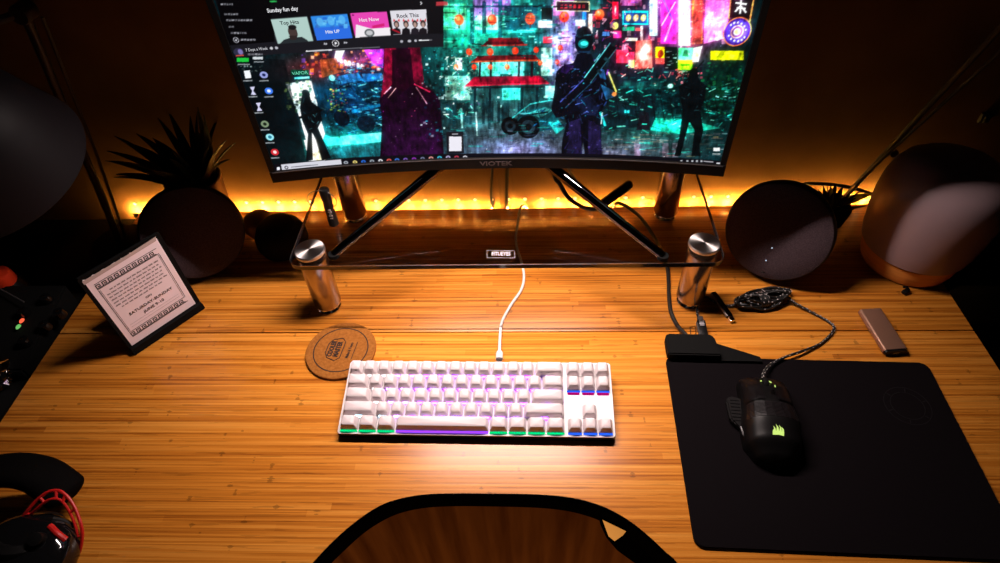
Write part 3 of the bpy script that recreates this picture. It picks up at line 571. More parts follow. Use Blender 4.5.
ell(236.3, 40.2, 2.8, 2.8, (190, 190, 200)); ell(236.3, 40.2, 2.2, 2.2, (6, 6, 9)); line((235.2, 40.2), (237.4, 40.1), .7, (200, 200, 210)); line((236.3, 39.2), (236.4, 41.2), .7, (200, 200, 210))
for x0, y0, x1 in ((221, 4.6, 233), (224.5, 14.6, 239), (226.5, 20.5, 253), (229, 27, 235.5), (231, 33.2, 247), (241, 40, 256), (248, 54.6, 263)):
    x = x0
    while x < x1-1:
        w_ = min(rng.uniform(1.6, 3.2), x1-x); line((x, y0), (x+w_, y0-.06*w_), 1.7, (176, 176, 186), rng.uniform(.45, .8)); x += w_+.45
ell(239, 52.4, 5.2, 4.2, (44, 44, 66)); ell(240.6, 52, 2.4, 2.8, (120, 110, 170)); line((236, 56), (244, 55.4), 1, (210, 80, 60)); ell(271.6, 48.4, 1.6, 1.4, (200, 200, 205)); ell(276.6, 48, 1.6, 1.4, (180, 180, 190)); quad(270, 1, 277, 2.4, (40, 170, 80)); poly([(436, 2), (447.6, 2), (447.6, 5.6), (436, 6)], (214, 60, 70), .8)
small = img.reshape(NY, SS, NX, SS, 3).mean((1, 3)); lin_ = np.where(small <= .04045, small/12.92, ((small+.055)/1.055)**2.4)
# grid: every row where the photo shows the panel, fewer above
jr = list(range(0, 322))+list(range(325, NY, 6))+([NY-1] if (NY-1-325) % 6 else [])
ss_ = (np.arange(NX)/(NX-1)-.5)*SW; ang = ss_/R_; zz_ = SZ0+np.array(jr)/(NY-1)*SH; nr = len(jr)
gx = np.tile(XC+R_*np.sin(ang), nr); gy_ = np.tile(YC-R_+R_*np.cos(ang), nr); gz = np.repeat(zz_, NX)
co_ = np.stack([gx, gy_, gz], 1).astype(np.float32)
idx = np.arange(nr*NX).reshape(nr, NX); fq = np.stack([idx[:-1, :-1], idx[:-1, 1:], idx[1:, 1:], idx[1:, :-1]], -1).reshape(-1, 4)
me = bpy.data.meshes.new('screen'); me.vertices.add(len(co_)); me.vertices.foreach_set('co', (co_-np.array(mon.location, np.float32)).ravel())
me.loops.add(fq.size); me.loops.foreach_set('vertex_index', fq.ravel().astype(np.int32)); me.polygons.add(len(fq)); me.polygons.foreach_set('loop_start', np.arange(0, fq.size, 4, dtype=np.int32)); me.update(); me.validate()
at = me.color_attributes.new('display', 'FLOAT_COLOR', 'POINT'); cc4 = np.ones((nr*NX, 4), np.float32); cc4[:, :3] = lin_[jr].reshape(-1, 3); at.data.foreach_set('color', cc4.ravel())
ms = bpy.data.materials.new('screen_panel'); ms.use_nodes = True; nt = ms.node_tree; pb_ = nt.nodes['Principled BSDF']
an = nt.nodes.new('ShaderNodeAttribute'); an.attribute_name = 'display'
pb_.inputs['Base Color'].default_value = (.0012, .0012, .0015, 1); pb_.inputs['Roughness'].default_value = .5; pb_.inputs['Specular IOR Level'].default_value = .06
nt.links.new(an.outputs['Color'], pb_.inputs['Emission Color']); pb_.inputs['Emission Strength'].default_value = 1.12
me.materials.append(ms); so = bpy.data.objects.new('screen', me); C.objects.link(so); so.parent = mon
# lettering shown on the screen
def stext(s, px, py, hpx, col, sx=1., bold=0., rot=0.):
    a0 = scr(px, py); s_ = (a0[0]/IW-.5)*SW; z = SZ0+a0[1]/IH*SH; size = abs(scr(px, py+hpx)[1]-a0[1])/IH*SH*1.35
    t = text_mesh(s, size, Matrix.Rotation(rot, 4, 'Z'), .00005, bold, sx)
    for v in t.vertices:
        x, y = scx(s_+v.co.x, .0003+v.co.z); v.co = (x, y, z+v.co.y)
    key = 'screen_text_'+'_'.join(map(str, col)); m = bpy.data.materials.get(key) or emis(key, tuple(lin(k) for k in col), .95); t.materials.append(m)
    obj('screen_lettering', t, m, mon)
stext('Sunday fun day', 282.5, 9.6, 4.3, (235, 235, 240), .9, .0001)
stext('Top Hits', 289.5, 22.6, 3.9, (30, 34, 40), 1., .0001)
stext('Hits UP', 332.5, 31.6, 3.3, (235, 240, 255), 1., .0001)
stext('Hot Now', 369, 19.6, 3.8, (250, 235, 245), 1., .0001)
stext('Rock This', 407.6, 15.6, 4.1, (40, 40, 50), 1.0, .0001)
stext('7 Days a Week', 256.5, 49.2, 3.0, (215, 215, 222), .85)
stext('VAPOR', 300, 73, 3.4, (120, 230, 190), 1.)

BARW, SPREAD = 5.5, 141
# ------------------------------------------------------------------ light bar on top of the monitor
ZB = SZ0+SH+.038; YBAR = .6935
lb = empty('light_bar', (XC, YBAR, ZB-.012), 'slim lamp bar clamped along the top edge of the monitor', 'lamp')
hb = bmesh.new(); prof = []
A0 = Vector((XC-.225, YBAR, ZB))
lathe(hb, [(0, 0), (.010, 0), (.0115, .003), (.0115, .447), (.010, .45), (0, .45)], A0, (1, 0, 0), 24)
obj('bar_housing', hb, M_softgrey, lb)
rot = Matrix.Rotation(math.radians(-8), 3, 'X')
obj('diffuser', B((XC, YBAR-.0016, ZB-.0125), (.44, .013, .0016), rot), M_bar, lb)
al = bpy.data.lights.new('light_bar_leds', 'AREA'); al.shape = 'RECTANGLE'; al.size = .44; al.size_y = .013
al.energy = BARW; al.color = (1, .82, .76); al.spread = math.radians(SPREAD)
ao = bpy.data.objects.new('light_bar_leds', al); C.objects.link(ao); ao.parent = lb
ao.location = Vector((XC, YBAR-.0018, ZB-.0139))-lb.location; ao.rotation_euler = (math.radians(-8), 0, 0)
obj('spill_blocker', B((XC, YBAR+.0105, ZB-.018), (.45, .0015, .034)), M_black, lb)  # unseen strip added behind the diffuser to keep its light off the wall
obj('clip', B((XC, YBAR+.045, ZB-.001), (.05, .07, .012), None, .003), M_black, lb)
obj('clip_foot', B((XC, .722, (SZ0+SH+.0082+ZB-.007)/2), (.045, .022, ZB-.007-SZ0-SH-.0082), None, .002), M_black, lb)
obj('counterweight', B((XC, YBAR+.094, ZB-.035), (.05, .018, .07), None, .006), M_black, lb)

# ------------------------------------------------------------------ glass riser
GT, GB = .1145, .1065
gr = empty('monitor_riser', (-.034, .74, 0), 'clear glass monitor riser on four steel pillars', 'monitor stand')
g = prism(bmesh.new(), rrect(-.336, .606, .268, .860, .018, 8), GB, GT)
bmesh.ops.bevel(g, geom=[e for e in g.edges if abs(e.verts[0].co.z-e.verts[1].co.z) < 1e-6], offset=.0012, segments=2, affect='EDGES')
obj('glass_top', g, M_glass, gr)
M_gedge = mat('glass_edge', (.012, .014, .02), .12, spec=.8, bump=(40, .02, .0003))
M_gline = mat('edge_highlight_metal', (.62, .56, .55), .22, 1., bump=(200, .05, .0002))
eo = rrect(-.3364, .6056, .2684, .8604, .0184, 8); ei = rrect(-.3358, .6062, .2678, .8598, .0178, 8)
ge = bmesh.new(); ev = [[ge.verts.new((x, y, z)) for x, y in q] for q, z in ((eo, GB+.0006), (eo, GT-.0008), (ei, GT-.0008), (ei, GB+.0006))]
for k in range(len(eo)):
    for j in range(4): ge.faces.new((ev[j][k], ev[(j+1) % 4][k], ev[(j+1) % 4][(k+1) % len(eo)], ev[j][(k+1) % len(eo)]))
obj('glass_edge', ge, M_gedge, gr)
obj('edge_highlight', TU([(x, y, GT-.0003) for x, y in rrect(-.336, .606, .268, .860, .018, 8)], .0006, 6, closed=True), M_gline, gr)  # pale metal line put in for the highlight on the glass edge
for px, py, r in ((-.3095, .634, .0205), (.2445, .640, .0205), (-.307, .846, .0205), (.2395, .842, .0205)):
    pl = obj('pillar', LA([(0, .010), (r-.001, .010), (r, .012), (r, GB-.003), (r-.0015, GB-.0003), (0, GB-.0003)], (px, py, 0)), M_steel, gr)
    obj('pillar_cap', LA([(0, GT+.0003), (r+.0008, GT+.0003), (r+.0012, GT+.0015), (r+.0012, GT+.005), (r, GT+.0062), (0, GT+.0066)], (0, 0, 0)), M_turned, gr, world=False).location = Vector((px, py, 0))-gr.location
    obj('foot', LA([(0, 0), (r-.004, 0), (r-.002, .002), (r-.004, .0045), (r-.002, .007), (r-.003, .0098), (0, .0098)], (px, py, 0)), M_chrome, gr)
p = onz(501, 254, GT+.0003)
rotz = Matrix.Rotation(-.012, 4, 'Z')
text('riser_lettering', 'FITUEYES', .0105, Matrix.Translation(p) @ rotz, M_print, gr, sx=.62, bold=.0002)
lf = bmesh.new()
for a, b in (((487, 250.4), (514.6, 250.7)), ((487, 257.6), (514.6, 257.9)), ((487, 250.4), (487, 257.6)), ((514.6, 250.7), (514.6, 257.9))):
    P, Q = onz(*a, GT+.0003), onz(*b, GT+.0003); tube(lf, [P, Q], .0002, 6)
obj('lettering_frame', lf, M_print, gr)

# ------------------------------------------------------------------ keyboard
U = .01925
kb = empty('keyboard', (-.0690, .403, 0), 'compact white mechanical keyboard with coloured backlight in front of the monitor riser', 'keyboard', rot=(math.radians(9.0), 0, -.012))
KW = 18.14*U+.006; KD = 5*U+.009; X0 = -18.14*U/2; Y0 = .005
def kobj(name, bm, m, parent=None, **k): return obj(name, bm, m, parent or kb, world=False, **k)
cs = prism(bmesh.new(), rrect(-KW/2, 0, KW/2, KD, .004), .0006, .0095)
bmesh.ops.bevel(cs, geom=[e for e in cs.edges if abs(e.verts[0].co.z-e.verts[1].co.z) < 1e-6], offset=.0015, segments=2, affect='EDGES')
kobj('case', cs, M_black)
kobj('top_plate', prism(bmesh.new(), rrect(-KW/2+.0006, .0008, KW/2-.0006, KD-.0006, .004), .0096, .0120), M_white)
for sx in (-1, 1): kobj('tilt_foot', B((sx*.14, KD-.012, -.0072), (.03, .008, .0150), None, .001), M_black)
def capmesh(w):
    """tapered keycap: base at z=0, top dished; front face slopes more than the back one"""
    bm = bmesh.new(); W = w*U-.0017; D = U-.0017; H = .0088
    lv = [(0, 0, 0, 0), (.0006, .0006, .0006, .0015), (.0029, .0026, .0016, H-.0010), (.0037, .0034, .0024, H)]
    rings = []
    for ix, f, bk, z in lv:
        rings.append([bm.verts.new((x, y, z)) for x, y in rrect(-W/2+ix, -D/2+f, W/2-ix, D/2-bk, .0016, 3)])
    n = len(rings[0])
    for a, b in zip(rings, rings[1:]):
        for k in range(n): bm.faces.new((a[k], a[(k+1) % n], b[(k+1) % n], b[k]))
    c = bm.verts.new((0, .0004, H-.0004))
    for k in range(n): bm.faces.new((rings[-1][k], rings[-1][(k+1) % n], c))
    return finish(bm, 'keycap', M_key, True, 50)
capc = {}
ledcols = {'violet': (.26, .03, 1.), 'lilac': (.45, .14, 1.), 'cyan': (.45, .8, 1.), 'green': (.0, .85, .25), 'purple': (.30, .05, 1.), 'blue': (.02, .12, 1.), 'magenta': (.9, .0, .28), 'white': (1, .85, .9)}
ledm = {k: emis('key_led_'+k, v, s) for (k, v), s in zip(ledcols.items(), (30., 20., 8., 1.0, 1.6, 1.2, .5, 4.))}
ledmesh = {}
rows = [  # from the back to the front
    [1]*13+[2, None, 1, 1, 1],
    [1.5]+[1]*12+[1.5, None, 1, 1, 1],
    [1.75]+[1]*11+[2.25],
    [2.25]+[1]*10+[2.75, None, 0, 1],
    [1.25, 1.25, 1.25, 6.25, 1.25, 1.25, 1.25, 1.25, None, 1, 1, 1]]
lift = [.0030, .0012, 0, 0, 0]
for r, row in enumerate(rows):
    x = 0; yc = Y0+(4-r+.5)*U; i = 0; nav = False
    for w in row:
        if w is None: x = 15.14; nav = True; continue
        if w == 0: x += 1; continue
        cxk = X0+(x+w/2)*U
        if w not in capc: capc[w] = capmesh(w)
        o = bpy.data.objects.new('keycap', capc[w]); C.objects.link(o); o.parent = kb
        o.location = (cxk, yc, .0143+lift[r])
        # light under the cap's front edge
        if r == 4: col = 'blue' if nav else ('purple' if w > 3 else 'green')
        elif nav: col = {0: 'white', 1: 'blue', 3: 'white'}[r]
        elif x < 2.4: col = 'white' if r < 3 else 'cyan'
        else: col = 'violet' if (x > 4) else 'lilac'
        lw = (w*U-.002) if (r == 4 or (nav and r == 1)) else .009
        key = (col, round(lw, 4))
        if key not in ledmesh: ledmesh[key] = finish(B((0, 0, 0), (lw, .0022, .0008)), 'key_led', ledm[col], False)
        l = bpy.data.objects.new('key_led', ledmesh[key]); C.objects.link(l); l.parent = kb
        l.location = (cxk, yc-U/2-.0004 if r == 4 or (nav and r == 1) else yc-U/2+.0004, .0126)
        if nav and r == 1:
            if 'm' not in ledmesh: ledmesh['m'] = finish(B((0, 0, 0), (.0155, .0032, .0008), None, .0003), 'key_led', ledm['magenta'], False)
            l = bpy.data.objects.new('key_led', ledmesh['m']); C.objects.link(l); l.parent = kb; l.location = (cxk, yc-U/2-.0034, .0126)
        x += w

# white keyboard cable
cp = [onz(499.5, 358, .022), onz(499.6, 350, .016), onz(500, 338, .006), onz(502, 322, .0025), onz(511, 305, .0025), onz(521, 290, .0025), onz(524, 277, .0025), onz(521.5, 262, .0025), onz(517, 248, .0025), onz(516, 236, .0025), onz(518, 222, .0025), onz(519, 213, .0025)]
cp += [Vector((onz(522, 207).x, .868, .004)), Vector((onz(527, 207).x, .8718, -.004)), Vector((onz(529, 207).x, .8725, -.05))]
kc = empty('keyboard_cable', onz(511, 305, 0), 'thin white cable running from the keyboard back under the glass riser', 'cable')
obj('cord', TU(catmull(cp, 8), .0021, 10), M_whitecable, kc)
P, Q = onz(499.3, 359.5, .0225), onz(499.6, 349, .016)
d = (Q-P).normalized()
obj('plug', LA([(0, 0), (.0042, 0), (.005, .001), (.005, .013), (.0042, .016), (.0028, .019), (0, .019)], P, d, 20), M_whitecable, kc)

# ------------------------------------------------------------------ mouse pad with its charging box
PR = -.032; PX, PY = .1915, .5315
pad = empty('mouse_pad', (PX, PY, 0), 'black mouse pad with a charging box at its rear corner', 'mouse pad', rot=(0, 0, PR))
def pobj(name, bm, m, parent=None): return obj(name, bm, m, parent or pad, world=False)
b1 = prism(bmesh.new(), rrect(0, -.262, .352, 0, .010, 8), .0002, .0040)
bmesh.ops.bevel(b1, geom=[e for e in b1.edges if abs(e.verts[0].co.z-e.verts[1].co.z) < 1e-6], offset=.0009, segments=2, affect='EDGES')
pobj('pad_sheet', b1, M_pad)
qc = bmesh.new()
for r0, r1 in ((.020, .0208), (.0278, .0286)): ribbon_ring(qc, r0, r1, .0040, .00425, (.300, -.070), 48)
for k in range(6):
    a = k*PI/3+.3; box(qc, Vector((.300+.0243*math.cos(a), -.070+.0243*math.sin(a), .0041)), (.005, .0012, .0003), Matrix.Rotation(a, 3, 'Z'))
pobj('charging_ring', qc, M_padmark)
hb = bmesh.new()
prism(hb, [(.001, -.006), (.001, .026), (.005, .031), (.064, .031), (.069, .026), (.074, -.006)], .0043, .0185)
bmesh.ops.bevel(hb, geom=list(hb.edges), offset=.0018, segments=2, affect='EDGES')
hub = pobj('charging_box', hb, M_blackm)
rp_ = prism(bmesh.new(), [(.072, -.008), (.072, .022), (.078, .020), (.128, .0), (.130, -.008)], .0041, .0085)
pobj('low_ramp', rp_, M_blackm, hub)
pobj('port', B((.036, .0313, .011), (.014, .002, .006), None, .0005), M_dsteel, hub)
pobj('status_mark', LA([(0, 0), (.0012, 0), (.001, .0004), (0, .0005)], (.036, .004, .0185), n=12), M_padmark, hub)

# hub cable
hc = [onz(692, 343, .012), onz(686, 335, .010), onz(677, 325, .004), onz(671, 312, .0032), onz(669, 296, .0032), onz(668.5, 280, .0032), onz(667, 266, .0032), onz(661, 250, .0032), onz(651, 232, .0032), onz(641, 218, .0032), onz(631, 209.5, .0035)]
v = onz(622, 207); hc += [Vector((v.x, .866, .006)), Vector((v.x-.012, .8718, -.001)), Vector((v.x-.02, .8725, -.05))]
tag(obj('hub_cable', TU(catmull(hc, 8), .0031, 10), M_cable), 'black cord from the charging box of the mouse pad under the glass riser', 'cable')

# ------------------------------------------------------------------ mouse
mo = empty('mouse', onz(765, 425, .0042), 'black gaming mouse with a glowing green emblem on the mouse pad', 'mouse', rot=(0, 0, -.10))
MB_, MF = -.062, .062
def msec(v):
    """half width left, right, height at v in 0 (back) .. 1 (front)"""
    K = [(0, .010, .010, .012), (.06, .023, .023, .024), (.2, .033, .034, .036), (.4, .034, .036, .041), (.6, .030, .033, .0385), (.8, .029, .032, .031), (.94, .029, .031, .021), (1, .026, .028, .014)]
    for a, b in zip(K, K[1:]):
        if v <= b[0]+1e-9:
            t = (v-a[0])/(b[0]-a[0]); t = t*t*(3-2*t)*.5+t*.5
            return [a[i]+(b[i]-a[i])*t for i in (1, 2, 3)]
def mpt(u, v, off=0.):
    l, r, h = msec(v); a = PI*(1-u)          # u 0 left .. 1 right
    c, s = math.cos(a), math.sin(a); w = r if c > 0 else l
    x = w*math.copysign(abs(c)**.75, c); z = h*s**.62
    n = Vector((c/w, 0, s/h)).normalized()
    return Vector((x, MB_+(MF-MB_)*v, .001+z))+n*off
def mpatch(u0, u1, v0, v1, off=0., nu=20, nv=24, closed=False, thick=0.):
    bm = bmesh.new(); g = [[bm.verts.new(mpt(u0+(u1-u0)*i/nu, v0+(v1-v0)*j/nv, off)) for i in range(nu+1)] for j in range(nv+1)]
    for j in range(nv):
        for i in range(nu): bm.faces.new((g[j][i], g[j][i+1], g[j+1][i+1], g[j+1][i]))
    if closed:
        bm.faces.new(g[0]); bm.faces.new(g[-1][::-1])
        bot = [g[j][0] for j in range(nv+1)]+[g[j][-1] for j in range(nv, -1, -1)]; bm.faces.new(bot)
    if thick: bmesh.ops.solidify(bm, geom=list(bm.faces), thickness=thick)
    return bm
M_mshell = mat('mouse_shell', (.003, .0026, .0028), .45, spec=.2, bump=(1200, .2, .0003))
M_mgrip = mat('mouse_grip', (.005, .0042, .0045), .65, spec=.15, bump=(60, .1, .001))
obj('body', mpatch(0, 1, 0, 1, 0, 32, 40, True), M_mshell, mo, world=False)
M_mbtn = mat('mouse_button', (.009, .007, .008), .34, spec=.45, bump=(900, .1, .0002))
obj('button', mpatch(.16, .455, .60, .985, .0016, 12, 14, thick=.001), M_mbtn, mo, world=False)
obj('button', mpatch(.545, .84, .60, .985, .0016, 12, 14, thick=.001), M_mbtn, mo, world=False)
gp = bmesh.new()
for k in range(11):
    v0 = .40+k*.0165
    for i in range(10):
        u0, u1 = .17+i*.066, .17+(i+1)*.066-.004
        q = [mpt(u0, v0, .0006), mpt(u1, v0, .0006), mpt(u1, v0+.011, .0006), mpt(u0, v0+.011, .0006)]
        q2 = [mpt(u0, v0, -.0006), mpt(u1, v0, -.0006), mpt(u1, v0+.011, -.0006), mpt(u0, v0+.011, -.0006)]
        a = [gp.verts.new(x) for x in q]; b = [gp.verts.new(x) for x in q2]
        gp.faces.new(a)
        for j in range(4): gp.faces.new((a[j], b[j], b[(j+1) % 4], a[(j+1) % 4]))
obj('grip_texture', gp, M_mbtn, mo, world=False, smooth=False)
c = mpt(.5, .86, -.003)
obj('scroll_wheel', LA([(0, -.0035), (.0085, -.0035), (.0095, -.002), (.0095, .002), (.0085, .0035), (0, .0035)], c, (1, 0, 0), 24), M_blackm, mo, world=False)
sg = bmesh.new()
tube(sg, [mpt(.47, .885, .0022), mpt(.50, .91, .0022), mpt(.53, .90, .0022), mpt(.545, .87, .0022)], .0008, 6)
obj('wheel_glow', sg, M_logo_glow, mo, world=False)
obj('mode_button', LA([(0, 0), (.0028, 0), (.0026, .0012), (0, .0014)], mpt(.52, .70, .0002), (0, -.1, 1), 16, sy=1.6), M_dsteel, mo, world=False)
obj('dpi_mark', B(mpt(.56, .80, .0022), (.0012, .003, .0004)), M_logo_glow, mo, world=False)
# glowing emblem: sails over a curved hull line
em = bmesh.new()
E0 = mpt(.5, .275, .0006); ex = Vector((1, 0, 0)); ey = Vector((0, .97, .12)).normalized(); en = ex.cross(ey)
def epoly(pts):
    a = [em.verts.new(E0+ex*x*.0066+ey*y*.0066+en*.0004) for x, y in pts]; b = [em.verts.new(E0+ex*x*.0066+ey*y*.0098-en*.0012) for x, y in pts]
    em.faces.new(a); n = len(pts)
    for k in range(n): em.faces.new((a[k], b[k], b[(k+1) % n], a[(k+1) % n]))
epoly([(-.95, -.55), (-.62, -.05), (-.70, .35), (-.45, .0), (-.38, -.5)])
epoly([(-.32, -.48), (-.12, .15), (-.25, .75), (.12, .2), (.16, -.42)])
epoly([(.22, -.42), (.42, .1), (.28, .62), (.62, .12), (.62, -.42)])
epoly([(.68, -.42), (.78, -.1), (.70, .25), (.98, -.1), (1.0, -.5)])
epoly([(-1.0, -.85), (-.4, -.62), (.2, -.55), (1.0, -.65), (.95, -.9), (.1, -.8)])
obj('emblem', em, M_logo_glow, mo, world=False, smooth=False)
# thumb wing
tw = prism(bmesh.new(), [(-.026, -.024), (-.037, -.010), (-.0455, -.002), (-.0475, .026), (-.041, .034), (-.025, .030)], .002, .011)
bmesh.ops.bevel(tw, geom=list(tw.edges), offset=.0022, segments=2, affect='EDGES')
obj('thumb_rest', tw, M_mgrip, mo, world=False)
tr = bmesh.new()
for k in range(7): tube(tr, [Vector((-.0435+k*.0002, -.004+k*.005, .0113)), Vector((-.031, -.004+k*.005, .0113))], .0007, 6)
obj('rest_rib', tr, M_mgrip, mo, world=False)
tube_ = TU([Vector((-.032, -.026, .012)), Vector((-.0335, -.020, .013)), Vector((-.0345, -.014, .013))], .0016, 8)
obj('thumb_button', tube_, M_softgrey, mo, world=False)

# mouse cable: from the mouse over the desk to the coiled bundle, then behind the pillar to the charging box
def braided(name, P, r, parent):
    o = obj(name, TU(P, r, 8), M_cable, parent)
    fb = bmesh.new()
    for i in range(0, len(P)-1, 2):
        t = (P[i+1]-P[i]).normalized(); s = t.cross(Vector((0, 0, 1))).normalized(); k = math.sin(i*1.7)
        q = P[i]+s*k*r*.75+Vector((0, 0, r*math.sqrt(max(0, 1-.56*k*k))*.82))
        box(fb, q, (r*1.1, r*.55, r*.5), Matrix((t, s, t.cross(s))).transposed())
    obj('braid_fleck', fb, M_braidw, parent, smooth=False)
mc = empty('mouse_cable', onz(762, 300, 0), 'black and white braided mouse cable coiled into a bundle behind the mouse pad', 'cable')
pts = [onz(762, 380, .018), onz(764, 372, .016), onz(771, 364, .0105), onz(784, 357.5, .0075), onz(800, 352, .006), onz(818, 345, .0028), onz(829, 336, .0028), onz(834, 328, .0028), onz(829, 322, .0028), onz(815, 314, .003), onz(800, 306, .005), onz(790, 300, .008)]
braided('mouse_lead', catmull(pts, 9), .0019, mc)
cl = []; cc = onz(765, 299, .011); ax = (onz(793, 294, .011)-onz(737, 303, .011)); ax.z = 0
hl = ax.length/2; ax.normalize(); sd = Vector((-ax.y, ax.x, 0))
rq = random.Random(21); turn = None
for k in range(0, 10*14):
    a = k*2*PI/14
    if k % 14 == 0: turn = (rq.uniform(.58, 1.0), rq.uniform(.005, .015), rq.uniform(-.008, .008), rq.uniform(-.35, .35), rq.uniform(-.006, .007), rq.uniform(-.010, .010))
    A, W_, O_2, TW, Z_, SH_ = turn
    cl.append(cc+ax*(hl*A*math.cos(a)+SH_*abs(math.sin(a)))+sd*(W_*math.sin(a)+O_2+TW*.022*math.cos(a))+Vector((0, 0, Z_*.9+.004*math.cos(a*2+TW*9))))
cl = [p if p.z > .0025 else Vector((p.x, p.y, .0025)) for p in cl]
braided('coil', catmull(cl, 2), .0018, mc)
wr = []
for k in range(4*12):
    a = k*2*PI/12; wr.append(cc+ax*(-.012+k*.0003)+sd*(.0125*math.cos(a))+Vector((0, 0, .0095*math.sin(a))))
braided('tie_loop', catmull(wr, 2), .0017, mc)
pts = [onz(740, 303, .008), onz(728, 306, .003), onz(716, 303, .0028), onz(707, 297, .0028), onz(699, 300, .003), onz(697, 312, .006), onz(700, 320, .010)]
braided('plug_lead', catmull(pts, 8), .0018, mc)
Pp, Qp = onz(700, 318, .0105), onz(706, 346, .0105)
dv = (Qp-Pp); ll = dv.length; dv.normalize(); sv = Vector((0, 0, 1)).cross(dv)
Rm = Matrix((sv, dv, Vector((0, 0, 1)))).transposed()
pg = obj('usb_plug', B(Pp+dv*ll*.42, (.012, ll*.62, .0065), Rm, .0012), M_black, mc)
obj('strain_relief', B(Pp+dv*.004, (.008, .012, .006), Rm, .0012), M_softgrey, mc)
tp = bmesh.new()
for k in range(4): box(tp, Pp+dv*(ll*.16+k*.0026)+Vector((0, 0, .0034)), (.0075-.001*(k % 2), .0012, .0003), Rm)
obj('plug_print', tp, M_print, mc, smooth=False)
obj('plug_edge', B(Pp+dv*ll*.42-sv*.0062, (.0014, ll*.5, .0050), Rm), M_softgrey, mc)
P, Q = onz(713, 293, .004), onz(730, 317, .004); dv = (Q-P).normalized(); sv = Vector((0, 0, 1)).cross(dv); Rm2 = Matrix((sv, dv, Vector((0, 0, 1)))).transposed()
st = empty('cable_adapter', (P+Q)/2-Vector((0, 0, .004)), 'slim dark metal plug stub lying beside the front steel pillar and coil', 'plug')
obj('stub_body', B((P+Q)/2, (.0085, (Q-P).length, .0065), Rm2, .0015), M_dsteel, st)
obj('stub_tip', B(Q+dv*.004, (.0068, .010, .0045), Rm2, .0005), M_chrome, st)
obj('stub_edge', B((P+Q)/2-sv*.0043+Vector((0, 0, .001)), (.0008, (Q-P).length*.9, .004), Rm2), M_braidw, st)

# small square ring mark next to the plug: a cable clip
rc = bmesh.new(); q4 = [onz(690, 327, .0012), onz(695, 326, .0012), onz(696, 334, .0012), onz(691, 335, .0012)]
tube(rc, q4, .0006, 6, closed=True); tag(obj('wire_clip', rc, M_burn), 'tiny dark wire clip lying on the desk beside the usb plug', 'clip')

# ------------------------------------------------------------------ coaster
cc_ = onz(341.5, 351.5, 0)
co = empty('coaster', cc_, 'round cork coaster with burnt lettering beside the keyboard corner', 'coaster')
obj('cork_disc', LA([(0, .0005), (.0498, .0005), (.0508, .0015), (.0508, .0040), (.0498, .0047), (0, .0047)], cc_, n=72), M_cork, co)
rg = ribbon_ring(bmesh.new(), .0384, .0400, .0046, .0050, (cc_.x, cc_.y), 72); obj('engraved_ring', rg, M_burn, co)
CT = Matrix.Translation(cc_+Vector((0, 0, .0049))) @ Matrix.Rotation(math.radians(83), 4, 'Z')
oc = bmesh.new(); hx = [(-.0175, .0055), (-.0115, .0135), (.0115, .0195), (.0185, .0195), (.0215, .0145), (.0165, .0015), (.0105, -.0045), (-.0135, -.0055)]
hx = [(-.0205, .003), (-.0165, .0155), (-.0085, .0205), (.0085, .0205), (.0165, .0155), (.0205, .003), (.0145, -.003), (-.0145, -.003)]
tube(oc, [CT @ Vector((x, y, 0)) for x, y in hx], .0007, 6, closed=True)
obj('emblem_outline', oc, M_burn, co)
text('lettering', 'COOLER', .0098, CT @ Matrix.Translation((0, .0132, 0)), M_burn, co, bold=.0006, sx=.74)
text('lettering', 'MASTER', .0098, CT @ Matrix.Translation((0, .0042, 0)), M_burn, co, bold=.0006, sx=.78)
text('lettering', 'Make It Yours', .0058, CT @ Matrix.Translation((0, -.0130, 0)), M_burn, co, bold=.0002, sx=.85)
ln = bmesh.new(); box(ln, Vector((0, -.0205, 0)), (.032, .0009, .0003)); bmesh.ops.transform(ln, matrix=CT, verts=ln.verts); obj('engraved_line', ln, M_burn, co)

# ------------------------------------------------------------------ portable drive
P = [onz(861, 311, .010), onz(884, 309.5, .010), onz(907, 347, .010), onz(881, 349, .010)]
cen = sum(P, Vector())/4
ux = ((P[1]-P[0])+(P[2]-P[3])).normalized(); uy = Vector((-ux.y, ux.x, 0)); 
sd_ = empty('portable_drive', Vector((cen.x, cen.y, 0)), 'small copper coloured metal drive on the desk behind the mouse pad', 'drive', rot=(0, 0, math.atan2(ux.y, ux.x)))
dw, dl = .0335, .074
bm = prism(bmesh.new(), rrect(-dw/2, -.0045, dw/2, .0055, .0042, 6), -dl/2, dl/2, Matrix.Translation((0, 0, .0056)) @ Matrix.Rotation(PI/2, 4, 'X'))
obj('metal_sleeve', bm, M_rose, sd_, world=False)
bm = prism(bmesh.new(), rrect(-dw/2+.001, -.0038, dw/2-.001, .0048, .0036, 6), dl/2-.001, dl/2+.0035, Matrix.Translation((0, 0, .0056)) @ Matrix.Rotation(PI/2, 4, 'X'))
obj('end_cap', bm, M_black, sd_, world=False)
obj('port', B((0, -dl/2-.0036, .006), (.009, .0008, .003)), M_dsteel, sd_, world=False)

# small dark scrap on the desk in front of the dome lamp
pb = empty('cable_clip', onz(905, 293, 0), 'tiny black cable clip on the desk in front of the white dome lamp', 'clip')
q = onz(905, 293, 0); obj('clip_base', B(q+Vector((0, 0, .003)), (.011, .008, .006), Matrix.Rotation(.5, 3, 'Z'), .0015), M_black, pb)
obj('clip_arm', TU([q+Vector((.003, 0, .006)), q+Vector((.0, .003, .010)), q+Vector((-.005, .004, .009))], .002, 8), M_black, pb)

